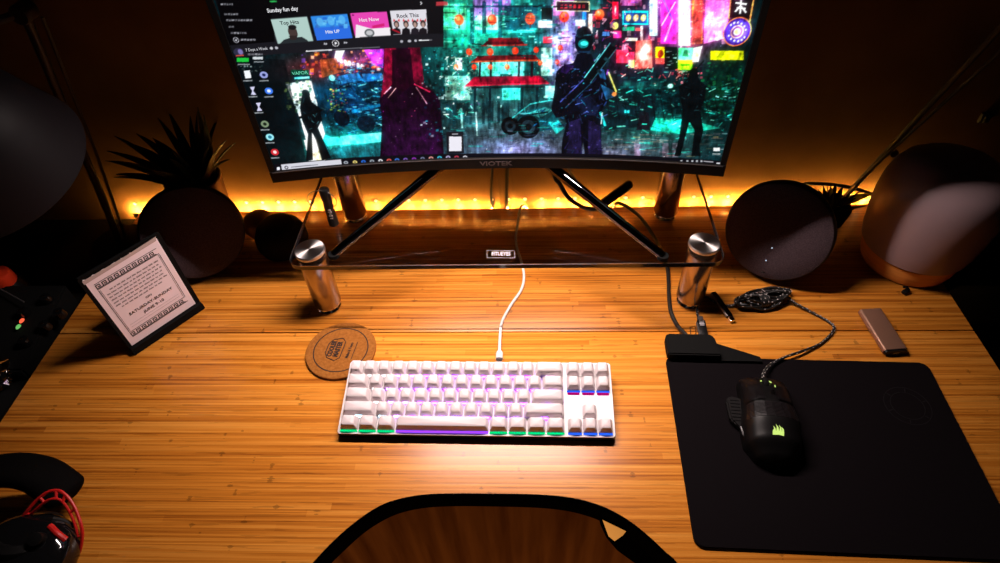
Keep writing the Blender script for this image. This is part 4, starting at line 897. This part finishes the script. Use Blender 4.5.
# ------------------------------------------------------------------ note in a stand-up frame
fr = empty('note_holder', (-.548, .587, 0), 'white printed note card in a black stand on the rear corner of the desk', 'card')
h = math.radians(52.1); e_ = Vector((math.cos(h), math.sin(h), 0)); nb = Vector((-math.sin(h), math.cos(h), 0)); ln_ = math.radians(2.0)
uu = nb*math.sin(ln_)+Vector((0, 0, math.cos(ln_))); nf = e_.cross(uu)   # nf faces the viewer
FT = Matrix((e_, uu, nf)).transposed().to_4x4(); FT.translation = Vector((-.5785, .5455, .013))
PW, PH = .1045, .1350
def flat(bm): bmesh.ops.transform(bm, matrix=FT, verts=bm.verts); return bm
obj('backing', flat(prism(bmesh.new(), rrect(-.005, -.011, PW+.007, PH+.004, .003), -.006, -.0015)), M_blackm, fr)
pp = bmesh.new(); n = 24
# card with a torn, slightly curled top edge
top = [(PW*k/n, PH-.0015*abs(math.sin(k*1.9))-.001*((k*7) % 3)) for k in range(n, -1, -1)]
prism(pp, [(0, 0), (PW, 0)]+top, -.0014, -.0009); flat(pp); obj('card', pp, M_paper, fr)
fo = bmesh.new(); prism(fo, [(-.0015, PH-.0075), (PW*.98, PH-.0045), (PW, PH+.0015), (PW*.6, PH-.001), (PW*.3, PH-.0015), (-.0015, PH-.0015)], -.0008, -.0004); flat(fo)
obj('torn_edge', fo, mat('torn_paper', (.50, .38, .36), .9, bump=(300, .3, .0005)), fr)
obj('ledge', flat(prism(bmesh.new(), rrect(-.005, -.0125, PW+.007, -.001, .002), -.0015, .006)), M_blackm, fr)
bm = bmesh.new(); box(bm, Vector((PW/2, .03, -.035)), (.06, .085, .003), Matrix.Rotation(math.radians(-35), 3, 'X')); obj('easel_leg', flat(bm), M_black, fr)
ink = bmesh.new()
def ibar(x0, y0, x1, y1): prism(ink, [(x0, y0), (x1, y0), (x1, y1), (x0, y1)], -.0009, -.0006)
m_ = .0075
for yy in (.0135, PH-.024):      # key pattern bands
    ink = bmesh.new()
    ibar(m_, yy-.0008, PW-m_, yy-.0001); ibar(m_, yy+.0087, PW-m_, yy+.0094)
    k = 0; x = m_
    while x+.0088 <= PW-m_:
        for a in ((0, .0008, .0013, .0072), (0, .0060, .0062, .0072), (.0050, .0022, .0062, .0072), (.0026, .0022, .0062, .0033), (.0026, .0022, .0037, .0048), (0, .0004, .0086, .0014)):
            ibar(x+a[0], yy+a[1], x+a[2], yy+a[3])
        x += .0086
    obj('key_border', flat(ink), M_ink, fr, smooth=False)
ink = bmesh.new()
for xa, xb in ((.0075, .0095), (PW-.0082, PW-.0100)):
    ink = bmesh.new(); ibar(xa, .024, xa+.0007, PH-.026); ibar(xb, .024, xb+.0004, PH-.026)
    obj('border_line', flat(ink), M_ink, fr, smooth=False)
ink = bmesh.new(); rr = random.Random(3)
for k in range(7):
    y = PH-.0345-k*.0057; a = .0135+(0 if k not in (0, 6) else .006); b = PW-.0135-(.008 if k == 6 else 0); x = a
    while x < b-.003:
        w = min(rr.uniform(.003, .008), b-x); z = x
        while z < x+w-.0006:
            hgt = rr.uniform(.0013, .0025); ibar(z, y, z+.0007, y+hgt); z += .00115
        ibar(x, y+.0007, x+w, y+.00125); x += w+.0016
obj('handwriting', flat(ink), M_inkpale, fr, smooth=False)
TT = FT @ Matrix.Translation((PW/2, 0, -.0006))
text('lettering', 'ON', .0050, TT @ Matrix.Translation((.003, .0585, 0)), M_ink, fr, sx=1.2)
text('lettering', 'SATURDAY-SUNDAY', .0066, TT @ Matrix.Translation((.002, .0490, 0)), M_ink, fr, sx=1.08)
text('lettering', 'JUNE 9-10', .0066, TT @ Matrix.Translation((.002, .0395, 0)), M_ink, fr, sx=1.1)
ink = bmesh.new()
for y in (.033, .0285): ibar(.014, y, PW-.014, y+.0004)
obj('ruled_line', flat(ink), mat('faint_ink', (.55, .45, .48), .8), fr, smooth=False)

# ------------------------------------------------------------------ round disc speakers
def round_speaker(c, face, r, label):
    c = Vector(c); f = Vector(face).normalized()
    t = empty('round_speaker', (c.x, c.y, 0), label, 'speaker', 'round disc speakers')
    fr_ = [(0, .010), (r*.30, .0093), (r*.6, .0070), (r*.85, .0030), (r*.975, -.001), (r, -.006)]
    obj('grille', LA(fr_+[(r*.985, -.012), (0, -.012)], c, f, 72), M_fabric, t)
    obj('rim', LA([(r*.95, -.0005), (r*1.005, -.005), (r*1.02, -.013), (r*1.0, -.022), (r*.95, -.022), (r*.95, -.0005)], c, f, 72), M_black, t)
    obj('rear_shell', LA([(0, -.0121), (r*.93, -.0121), (r*.95, -.022), (r*.93, -.032), (r*.86, -.040), (r*.70, -.047), (r*.4, -.052), (0, -.053)], c, f, 64), M_softgrey, t)
    side = f.cross(Vector((0, 0, 1))).normalized(); up = side.cross(f)
    P = [c-f*.03+side*(s*r*.5)-up*(r*.80) for s in (-1, -.5, 0, .5, 1)]
    P = [Vector((p.x, p.y, max(p.z, .0062))) for p in P]
    obj('stand_foot', TU([P[0]-f*.02]+[Vector((p.x, p.y, .0062)) for p in P]+[P[-1]-f*.02], .006, 10), M_black, t)
    return t, c, f, side, up
t, c, f, s_, u_ = round_speaker((.371, .700, .0825), (-.50, -.80, .34), .0760, 'dark round fabric speaker between the glass riser and the white dome lamp')
for px, py in ((772, 248), (766, 260.5)):
    d = ray(px, py); k = ((c+f*.0098)-EYE).dot(f)/d.dot(f); q = EYE+d*k
    obj('bright_dot', LA([(0, 0), (.0011, 0), (.0008, .0008), (0, .001)], q, f, 10), emis('bright_dot_glow', (.6, .75, 1), .9), t)  # small glowing bluish dots on the grille
d = ray(763, 272); k = ((c+f*.007)-EYE).dot(f)/d.dot(f); q = EYE+d*k
obj('badge', B(q, (.006, .0018, .0012), axis_mat((0, 0, 0), f, tuple(s_)).to_3x3()), M_steel, t)
round_speaker((-.522, .712, .0820), (.50, -.80, .34), .0750, 'dark round fabric speaker behind the framed note card')

# small black round speaker and tan ball behind it
sp = empty('smart_speaker', (-.413, .765, 0), 'small black round smart speaker beside the corner of the glass riser', 'speaker')
obj('body', LA([(0, 0), (.030, 0), (.038, .006), (.0425, .020), (.042, .034), (.036, .048), (.027, .056), (0, .0585)], (-.413, .765, 0)), M_blackm, sp)
obj('top_plate', LA([(0, .0585), (.026, .0572), (.027, .0566), (.026, .0562), (0, .056)], (-.413, .765, 0)), M_black, sp)
v = onz(257, 247, 0)
tb = empty('wooden_ball', (-.462, .800, 0), 'small tan wooden knob behind the small black round speaker', 'ornament')
obj('ball', LA([(0, .004), (.012, .004), (.022, .010), (.0275, .022), (.0265, .034), (.020, .043), (.010, .0475), (0, .0485)], (-.462, .800, 0)), M_tan, tb)
obj('base_ring', LA([(0, 0), (.015, 0), (.016, .002), (.013, .0045), (0, .0045)], (-.462, .800, 0)), M_dsteel, tb)

# ------------------------------------------------------------------ pocket torch on the glass
tc_ = onz(333, 221, GT); tt = onz(324.5, 184, .192)
tc_ = Vector((-.288, .694, GT)); 
to = empty('pocket_torch', tc_, 'small black pocket torch standing on the glass riser under the monitor corner', 'torch')
obj('barrel', LA([(0, .0003), (.0066, .0003), (.0074, .0012), (.0074, .014), (.0068, .0155), (.0068, .046), (.0074, .0475), (.0074, .064), (.0062, .066), (0, .066)], tc_, (.0, .0, 1), 28), M_black, to)
tp = bmesh.new(); tdir = Vector((.0, 0, 1)).normalized()
for k, (w, z) in enumerate(((.004, .017), (.0055, .022), (.0025, .0255), (.0055, .029), (.004, .0325))):
    q = tc_+tdir*z+Vector((.0015, -.0066, 0)); box(tp, q, (w, .0008, .002))
obj('printed_emblem', tp, M_print, to, smooth=False)
lp = [tc_+Vector((-.006+.021*math.cos(a), -.004, .047+.019*math.sin(a))) for a in [2*PI*k/24 for k in range(24)]]
obj('lanyard_ring', TU(lp, .0007, 6, closed=True), M_cable, to)

# ------------------------------------------------------------------ cables behind and under the monitor
def cable(label, P, r, name='cable', m=None, n=8):
    return tag(obj(name, TU(catmull(P, n), r, 8), m or M_cable), label, 'cable')
for (xa, xb, lab) in ((494, 490, 'thin black cable hanging behind the glass riser, nearer the white cable of two'), ):
    pass
def hang(xa, xb, lab, r):
    a = ony(xa, 168, .80); b = onz(xb, 207, 0)
    P = [Vector((a.x+.004, .79, .26)), Vector((a.x+.002, .80, .2)), Vector((a.x, .850, .155)), Vector(((a.x+b.x)/2, .8665, .12)), Vector((b.x, .8695, .03)), Vector((b.x, .8725, -.01)), Vector((b.x, .8727, -.06))]
    cable(lab, P, r, 'display_cable')
hang(497, 492, 'thin black cable hanging behind the monitor stand, farther from the white cable', .0024)
hang(511, 507, 'thicker black cable hanging behind the monitor stand next to the white cable', .0031)
pc = empty('power_lead', onz(590, 206, GT), 'black cable with a thick barrel end looping onto the glass riser', 'cable')
P = [Vector((.035, .79, .245)), ony(554, 172, .772), ony(560, 184, .760), ony(568, 197, .742), onz(580, 206, GT+.0065), onz(592, 209, GT+.0065), onz(600, 207.5, GT+.0075)]
obj('lead', TU(catmull(P, 8), .0032, 10), M_cable, pc)
P0, Q0 = onz(597, 208, GT+.008), onz(630, 184, GT+.012)
L_ = (Q0-P0).length
obj('barrel', LA([(0, 0), (.0045, 0), (.007, .004), (.0072, L_-.003), (.0062, L_), (.0045, L_+.001), (0, L_+.001)], P0, (Q0-P0), 24), M_gloss, pc)
obj('barrel_tip', LA([(0, 0), (.0028, 0), (.0028, .0025), (0, .0028)], Q0+(Q0-P0).normalized()*.001, (Q0-P0), 16), M_steel, pc)
cable('thin grey cable slanting behind the monitor stand leg', [Vector((.03, .80, .235)), Vector((ony(560, 160, .86).x, .858, .14)), ony(570, 172, .867), ony(585, 190, .868), ony(598, 203, .8695), Vector((ony(603, 207, .87).x, .8715, -.004)), Vector((ony(604, 207, .87).x, .8725, -.05))], .0022, 'signal_cable', M_greycable)

# ------------------------------------------------------------------ white dome lamp on a wooden base
dc = Vector((.600, .727, 0))
dl_ = empty('dome_lamp', dc, 'large white dome lamp on a turned wooden base at the desk corner', 'lamp')
obj('wooden_base', LA([(0, .0005), (.060, .0005), (.065, .003), (.068, .012), (.070, .022), (.0705, .034), (0, .034)], dc, n=64), M_wood, dl_)
obj('groove', LA([(0, .0341), (.0695, .0341), (.0695, .0365), (0, .0365)], dc, n=64), M_blackm, dl_)
obj('dome', LA([(0, .0366), (.0725, .0366), (.0755, .039), (.0790, .055), (.0825, .085), (.0842, .112), (.0832, .136), (.079, .156), (.071, .170), (.057, .180), (.040, .186), (.018, .189), (0, .1895)], dc, n=72), M_dome, dl_)

# ------------------------------------------------------------------ plants
def leafmesh(L, w, bend, fold=.35, n=8):
    bm = bmesh.new(); rows = []
    for k in range(n+1):
        t = k/n; ww = w*(math.sin(PI*min(1, .12+t*.88))**.8)*(1-t*.3)+.0003
        y = L*t*math.cos(bend*t); z = L*math.sin(bend*t*.6)*t
        d_ = ww*fold
        rows.append([bm.verts.new(p) for p in ((-ww, y, z+d_), (0, y, z), (ww, y, z+d_), (0, y, z-.0012))])
    for a, b in zip(rows, rows[1:]):
        for k in range(4): bm.faces.new((a[k], a[(k+1) % 4], b[(k+1) % 4], b[k]))
    bm.faces.new(rows[0]); bm.faces.new(rows[-1][::-1]); return bm
def put_leaf(parent, base, direction, L, w, m, bend=.3, world=True):
    bm = leafmesh(L, w, bend); d = Vector(direction).normalized(); h = Vector((0, 0, 1)); s = d.cross(h)
    if s.length < .05: s = Vector((1, 0, 0))
    s.normalize(); n_ = s.cross(d)
    T = Matrix((s, d, n_)).transposed().to_4x4(); T.translation = Vector(base); bmesh.ops.transform(bm, matrix=T, verts=bm.verts)
    return obj('leaf', bm, m, parent, world)
ps = Vector((-.553, .818, 0))
pt_ = empty('spiky_plant', ps, 'spiky dark potted plant behind the round speaker next to the floor lamp pole', 'plant')
obj('pot', LA([(0, .0005), (.034, .0005), (.037, .006), (.044, .095), (.0455, .110), (.044, .112), (.040, .108), (.039, .098), (0, .098)], ps), M_pot, pt_)
obj('soil', LA([(0, .0981), (.0385, .0981), (.03, .102), (0, .103)], ps), M_soil, pt_)
rl = random.Random(11)
for k in range(26):
    a = k*2.399; el = rl.uniform(.75, 1.4); d = (math.cos(a)*math.cos(el)-.12, math.sin(a)*math.cos(el)*.5, math.sin(el))
    put_leaf(pt_, ps+Vector((.022*math.cos(a), .022*math.sin(a), .10)), d, rl.uniform(.085, .125), rl.uniform(.006, .011), M_leaf, -.35)
for tx, ty in ((206, 116), (196, 128), (200, 108)):
    tip = ony(tx, ty, .815); b0 = ps+Vector((.032, .01, .10)); put_leaf(pt_, b0, tip-b0, (tip-b0).length, .010, M_leaf, .05)
sp_ = Vector((.508, .822, 0))
su = empty('succulent', sp_, 'small spiky succulent in a black pot behind the round speaker and dome lamp', 'plant')
obj('pot', LA([(0, .0005), (.024, .0005), (.027, .004), (.031, .028), (.0315, .033), (.028, .033), (.026, .027), (0, .027)], sp_), M_blackm, su)
obj('soil', LA([(0, .0271), (.0255, .0271), (0, .030)], sp_), M_soil, su)
for k in range(16):
    a = k*2.399; el = rl.uniform(.3, 1.3); d = (math.cos(a)*math.cos(el), math.sin(a)*math.cos(el), math.sin(el))
    put_leaf(su, sp_+Vector((.008*math.cos(a), .008*math.sin(a), .028)), d, rl.uniform(.030, .048), .005, M_leaf, .3)
for tx, ty, w in ((872, 196, .011), (829, 187, .008)):
    tip = ony(tx, ty, .835); b0 = sp_+Vector((0, .004, .028)); put_leaf(su, b0, tip-b0, (tip-b0).length, w, M_leafy, .15)

# ------------------------------------------------------------------ lamp with the big shade, its pole and arm
pbase = Vector((-.705, .775, 0)); ptop = ony(24, 12, .70)
dlm = empty('desk_lamp', pbase, 'dark desk lamp with a large hanging shade, its pole beside the spiky plant', 'lamp')
obj('lamp_base', LA([(0, .0005), (.045, .0005), (.047, .003), (.045, .012), (.012, .016), (0, .016)], pbase), M_black, dlm)
dvec = ptop-pbase
obj('pole', TU([pbase+Vector((0, 0, .014))]+[pbase+dvec*t for t in (.3, .6, 1.)], .0055, 12), M_pole, dlm)
off = Vector((.016, .004, .0))
obj('brace_rod', TU([pbase+off+Vector((-.004, 0, .02)), pbase+off+dvec*.5, pbase+off+dvec*.98], .0022, 8), M_pole, dlm)
obj('joint', LA([(0, -.012), (.010, -.012), (.011, -.010), (.011, .010), (.010, .012), (0, .012)], ptop, (0, 1, 0), 20), M_pole, dlm)
SC = Vector((-.632, .575, .326)); SR = .115; SK = .90
arm_end = ony(-40, -6, .62)
top_s = SC+Vector((-.04, 0, .14))
obj('arm', TU(catmull([ptop, ptop+Vector((-.03, -.03, .005)), (ptop+top_s)/2+Vector((-.02, 0, .05)), top_s], 6), .005, 10), M_pole, dlm)
saxis = Vector((-.10, .30, -1)).normalized()   # opening direction
prof = [(.016, -.118), (.030, -.116), (.055, -.108), (.080, -.088), (.100, -.058), (.112, -.025), (SR, .012), (SR+.001, .016), (SR-.002, .016), (.109, -.025), (.097, -.057), (.078, -.085), (.054, -.104), (.016, -.112)]
prof = [(a*SK if k not in (6, 7, 8) else a, b*SK) for k, (a, b) in enumerate(prof)]
obj('shade', LA(prof, SC, saxis, 72), M_shade, dlm)
obj('shade_collar', LA([(0, -.145), (.012, -.145), (.016, -.140), (.018, -.116), (0, -.116)], SC, saxis, 32), M_black, dlm)
obj('bulb', LA([(0, .0), (.018, -.008), (.027, -.03), (.024, -.052), (.014, -.08), (.013, -.113), (0, -.113)], SC, saxis, 32), M_softgrey, dlm)

# ------------------------------------------------------------------ spring-arm boom over the dome lamp
b0 = onz(848, 196, 0); b0 = Vector((.545, .850, 0)); 
p1 = ony(845, 197, .857); p2 = ony(1006, 22, .74)
ba = empty('boom_arm', Vector((p1.x, .857, 0)), 'black spring-arm boom slanting up behind the white dome lamp', 'boom arm')
obj('clamp', B((p1.x, .857, .012), (.022, .014, .0235), None, .003), M_black, ba)
M_boom = mat('boom_grey', (.018, .015, .015), .5, 0, spec=.3, bump=(200, .05, .0002))
obj('upper_rod', TU([p1, p2], .0042, 10), M_boom, ba)
q2 = ony(1006, 46, .735); q1 = ony(868, 172, .83)
obj('lower_rod', TU([q1, q2], .0026, 10), M_boom, ba)
obj('rod_bracket', LA([(0, -.006), (.006, -.006), (.006, .006), (0, .006)], ony(893, 152, .82), (0, 1, 0), 16), M_black, ba)
P = [Vector((.425, .775, .10)), ony(805, 184, .862), ony(830, 184.5, .866), ony(852, 188, .866), ony(868, 193, .866), ony(884, 200, .860)]
cable('black cord arching from the round speaker to behind the dome lamp', P, .0033, 'speaker_cable')
wp = empty('switch_plate', ony(985, 118, YW-.006), 'small grey square switch on the wall beside the boom arm', 'switch')
q = ony(985, 118, YW-.003); obj('plate', B(q, (.016, .006, .016), None, .001), M_softgrey, wp); obj('rocker', B(q-Vector((0, .004, 0)), (.007, .003, .010), None, .0008), M_softgrey, wp)

# ------------------------------------------------------------------ gear on the side cabinet
ST = -.02
bo = Vector((*onz(19, 297, ST).xy, ST))
bt = empty('bottle', bo, 'black bottle with a red cap on the side cabinet by the desk', 'bottle')
obj('bottle_body', LA([(0, .0005), (.022, .0005), (.024, .003), (.024, .030), (.020, .038), (.0125, .042), (0, .042)], bo), M_black, bt)
cpd = Vector((.75, -.25, .6))
obj('cap', LA([(0, .0421), (.0165, .0421), (.018, .044), (.0175, .058), (.015, .064), (0, .065)], bo, (.12, -.1, 1), 32), M_redcap, bt)
cpx = bo+Vector((.008, -.008, .05))
text('cap_lettering', 'R', .011, Matrix.Translation(bo+Vector((.0155, -.0155, .050))) @ Matrix.Rotation(.6, 4, 'Z') @ Matrix.Rotation(1.2, 4, 'X'), M_print, bt)
mp_ = onz(34, 318, ST); mp_ = Vector((-.80, .585, ST))
mx = empty('mixer_console', mp_, 'black knob-studded mixer on the side cabinet beside the card stand', 'mixer')
bm = bmesh.new(); prism(bm, [(-.075, .0005), (.075, .0005), (.075, .045), (-.075, .022)], -.068, .068, Matrix.Translation(mp_) @ Matrix.Rotation(PI/2, 4, 'Z') @ Matrix.Rotation(PI/2, 4, 'X'))
bmesh.ops.bevel(bm, geom=list(bm.edges), offset=.003, segments=2, affect='EDGES'); obj('console_body', bm, M_blackm, mx)
for i, (px, py) in enumerate(((44, 324), (48, 300), (60, 313), (22, 338), (24, 312))):
    k = onz(px, py, ST+.042); zt = ST+.022+(k.y-mp_.y+.075)/.15*.023
    k = Vector((k.x, k.y, zt))
    kn = obj('knob', LA([(0, 0), (.008, 0), (.0085, .002), (.007, .012), (0, .0125)], k, (0, -.15, 1), 20), M_gloss, mx)
    obj('knob_cap', LA([(0, .0126), (.0025, .0126), (.0022, .0132), (0, .0136)], k, (0, -.15, 1), 16), M_chrome, kn)
for (px, py), m in (((22, 321), M_tiny_red), ((18.5, 327), M_tiny_green)):
    k = onz(px, py, ST+.037); obj('indicator_light', LA([(0, 0), (.003, 0), (.0024, .002), (0, .0028)], k, n=14, sy=1.6), m, mx)
obj('rim_strip', TU([onz(0, 289, ST+.052), onz(24, 302, ST+.05)], .0012, 8), M_softgrey, mx)
fo_ = Vector((-.775, .505, ST))
fc = empty('foil_wad', fo_, 'crumpled shiny foil wad on the side cabinet near the front', 'foil')
bm = bmesh.new(); bmesh.ops.create_icosphere(bm, subdivisions=3, radius=1)
rf = random.Random(4)
for v in bm.verts:
    s = 1+rf.uniform(-.22, .16); v.co = fo_+Vector((v.co.x*.026*s, v.co.y*.03*s, max(.0005, .016+v.co.z*.017*s)))
obj('foil', bm, M_chrome, fc, angle=5)
bm = bmesh.new(); tube(bm, [fo_+Vector((.01, -.01, .03)), fo_+Vector((.02, .0, .045)), fo_+Vector((.03, .012, .04))], [.006, .004, .001], 6); obj('foil_twist', bm, M_chrome, fc, angle=5)

# ------------------------------------------------------------------ headset
hs = empty('headset', (-.585, .30, 0), 'black over-ear headset with a red yoke lying on the front corner of the desk', 'headset')
def ellips(c, rx, ry, rz, rot=None, n1=32, n2=16, p=1.):
    bm = bmesh.new(); bmesh.ops.create_uvsphere(bm, u_segments=n1, v_segments=n2, radius=1)
    for v in bm.verts: v.co = Vector((math.copysign(abs(v.co.x)**p, v.co.x)*rx, math.copysign(abs(v.co.y)**p, v.co.y)*ry, math.copysign(abs(v.co.z)**p, v.co.z)*rz))
    T = Matrix.Translation(c) @ (rot.to_4x4() if rot else Matrix()); bmesh.ops.transform(bm, matrix=T, verts=bm.verts); return bm
hb_ = [onz(-60, 500, .055), onz(-30, 478, .060), onz(8, 470, .056), onz(38, 474, .048), onz(60, 488, .036), onz(72, 498, .026)]
cr = catmull(hb_, 8)
bm = bmesh.new(); rings = []
for i, p in enumerate(cr):                       # wide padded headband
    t = (cr[min(i+1, len(cr)-1)]-cr[max(i-1, 0)]).normalized(); up = Vector((.0, .30, .95)); w = up.cross(t).normalized(); n_ = t.cross(w)
    sc_ = 1 if i < len(cr)-6 else math.sqrt(max(.1, 1-((i-(len(cr)-7))/6.3)**2))
    rings.append([bm.verts.new(p+w*(.024*math.copysign(abs(math.cos(a))**.7, math.cos(a)))*sc_+n_*(.0115*math.copysign(abs(math.sin(a))**.8, math.sin(a)))*sc_) for a in [2*PI*k/20 for k in range(20)]])
for a, b in zip(rings, rings[1:]):
    for k in range(20): bm.faces.new((a[k], a[(k+1) % 20], b[(k+1) % 20], b[k]))
bm.faces.new(rings[0]); bm.faces.new(rings[-1][::-1])
obj('headband', bm, mat('headband_leather', (.0022, .0018, .0018), .7, spec=.03, bump=(300, .4, .001)), hs)
cup = onz(40, 560, .03)
obj('ear_cup', ellips(onz(22, 562, .032), .056, .052, .0305, None, p=.85), M_gloss, hs)
obj('ear_cushion', LA([(.018, -.010), (.028, -.013), (.037, -.008), (.039, .0), (.036, .008), (.027, .011), (.018, .008), (.018, -.010)], onz(28, 538, .042), (.1, .5, .85), 40), M_black, hs)
yk = [onz(16, 528, .040), onz(25, 514, .052), onz(36, 501, .060), onz(48, 492, .064), onz(60, 491, .062), onz(70, 500, .056), onz(77, 513, .048), onz(82, 530, .038), onz(81, 546, .026), onz(76, 560, .016)]
yk2 = [onz(22, 524, .040), onz(31, 514, .051), onz(41, 505, .058), onz(50, 499.5, .061), onz(59, 499.5, .059), onz(66, 506, .053), onz(72, 517, .046), onz(77, 532, .037), onz(76, 546, .026), onz(73, 558, .016)]
bm = bmesh.new(); a = catmull(yk, 6); b = catmull(yk2, 6)
tube(bm, a, .0018, 8); tube(bm, b, .0016, 8)
for k in (0, 6, 14, 22, 27, 34, 44, 52): tube(bm, [a[k], b[k]], .0016, 8)
obj('yoke', bm, M_red, hs)
obj('adjuster', TU(catmull([onz(52, 520, .05), onz(62, 522, .044), onz(74, 528, .036)], 6), .0042, 10), M_black, hs)
obj('hinge_trim', TU(catmull([onz(50, 526, .055), onz(58, 534, .053), onz(66, 540, .047)], 6), .0035, 10), M_red, hs)
obj('cable_boss', LA([(0, 0), (.008, 0), (.007, .012), (0, .013)], onz(40, 540, .056), (.2, -.3, 1), 20), M_black, hs)

# ------------------------------------------------------------------ chair in front of the desk
CHY = .165
ch = empty('chair', (-.02, .14, -.74), 'chair with a walnut veneer back and black rim tucked against the desk front', 'chair')
def chp(px, py): 
    q = ony(px, py, CHY); return (q.x, q.z)
outer = [(250, 640), (283, 598), (313, 563), (334, 541), (356, 522), (379, 507), (400, 499.5), (425, 495.3), (455, 494.2), (490, 494.4), (530, 495), (560, 497), (585, 501.5), (608, 509.5), (630, 522), (650, 538), (666, 553), (677, 563), (703, 596), (735, 640)]
inner = [(262, 648), (295, 604), (325, 568), (345, 547.5), (365, 529.5), (386, 516), (405, 508.5), (428, 504.2), (456, 502.8), (490, 503), (530, 504), (556, 506), (578, 510), (600, 517.5), (621, 529), (640, 544.5), (655, 559), (665, 569), (690, 601), (722, 648)]
O_ = [chp(*p) for p in outer]; I_ = [chp(*p) for p in inner]
zb = -.10
def chainfix(Q): return [(Q[0][0]-.02, zb)]+Q+[(Q[-1][0]+.02, zb)]
O_ = chainfix(O_); I_ = [(O_[0][0]+.011, zb)]+I_+[(O_[-1][0]-.011, zb)]
def dense(Q):
    P = catmull([Vector((x, 0, z)) for x, z in Q], 4); return [(p.x, p.z) for p in P]
Od, Id = dense(O_), dense(I_)
def chy(x, z): return CHY+.05*((x+.02)/.2)**2*0      # flat shell
Tch = Matrix.Translation((0, CHY, 0)) @ Matrix.Rotation(PI/2, 4, 'X')
bm = bmesh.new(); prism(bm, Od, -.0006, 0., Tch); obj('front_shell', bm, M_black, ch)
rim = bmesh.new(); nO = len(Od)
ya = [[], [], [], []]
for (ox, oz), (ix, iz) in zip(Od, Id):
    ya[0].append(rim.verts.new((ox, CHY-.0001, oz))); ya[1].append(rim.verts.new((ox*.96+ix*.04, CHY-.0022, oz*.96+iz*.04))); ya[2].append(rim.verts.new((ix, CHY-.0022, iz))); ya[3].append(rim.verts.new((ix, CHY-.0001, iz)))
for k in range(nO-1):
    for j in range(4): rim.faces.new((ya[j][k], ya[(j+1) % 4][k], ya[(j+1) % 4][k+1], ya[j][k+1]))
obj('rim', rim, mat('rim_rubber', (.003, .0025, .0025), .6, spec=.0, bump=(200, .1, .0004)), ch)
bm = bmesh.new(); prism(bm, Id, .0001, .0012, Tch); obj('veneer_panel', bm, M_veneer, ch)
cpn = [(598, 510), (600, 521), (606, 534), (617, 547), (632, 558), (650, 570), (672, 590), (668, 571), (654, 557), (640, 544), (621, 529), (608, 519)]
bm = bmesh.new(); prism(bm, [chp(*p) for p in cpn], .0013, .0024, Tch); obj('corner_pad', bm, mat('corner_pad_black', (.002, .0018, .0018), .7, spec=.0, bump=(200, .1, .0004)), ch)
bpn = [(602, 514.5), (625.5, 526), (622, 530.5), (614, 536), (608, 531)]
bm = bmesh.new(); prism(bm, [chp(*p) for p in bpn], .0025, .0034, Tch); obj('gold_patch', bm, M_gold, ch)  # small gold-coloured metal patch beside the rim
obj('back_spine', B((-.02, CHY+.035, -.20), (.06, .02, .34), None, .006), M_black, ch)
obj('seat', B((-.02, CHY+.27, -.30), (.46, .46, .06), None, .025, 3), M_black, ch)
obj('seat_bracket', B((-.02, CHY+.12, -.352), (.08, .28, .03), None, .006), M_black, ch)
obj('gas_column', LA([(0, -.70), (.028, -.70), (.028, -.50), (.02, -.50), (.02, -.34), (0, -.34)], (-.02, CHY+.24, 0)), M_dsteel, ch)
for k in range(5):
    a = 2*PI*k/5+.3; d = Vector((math.cos(a), math.sin(a), 0)); c0 = Vector((-.02, CHY+.24, -.68))
    o = obj('base_leg', TU([c0, c0+d*.15+Vector((0, 0, -.01)), c0+d*.29+Vector((0, 0, -.025))], [.022, .018, .013], 10), M_black, ch)
    obj('caster', LA([(0, -.012), (.026, -.012), (.028, -.008), (.028, .008), (.026, .012), (0, .012)], c0+d*.29+Vector((0, 0, -.032)), d.cross(Vector((0, 0, 1))), 20), M_black, o)

# ------------------------------------------------------------------ light
w = bpy.data.worlds.new('night_room'); sc.world = w; w.use_nodes = True
w.node_tree.nodes['Background'].inputs[0].default_value = (.9, .8, .85, 1); w.node_tree.nodes['Background'].inputs[1].default_value = .0022
fl = bpy.data.lights.new('chair_back_fill', 'POINT'); fl.energy = 14; fl.color = (1, .52, .22); fl.shadow_soft_size = .12  # unseen fill lamp added behind the chair to brighten its back
fo2 = bpy.data.objects.new('chair_back_fill', fl); C.objects.link(fo2); fo2.location = (.1, -.30, -.60)
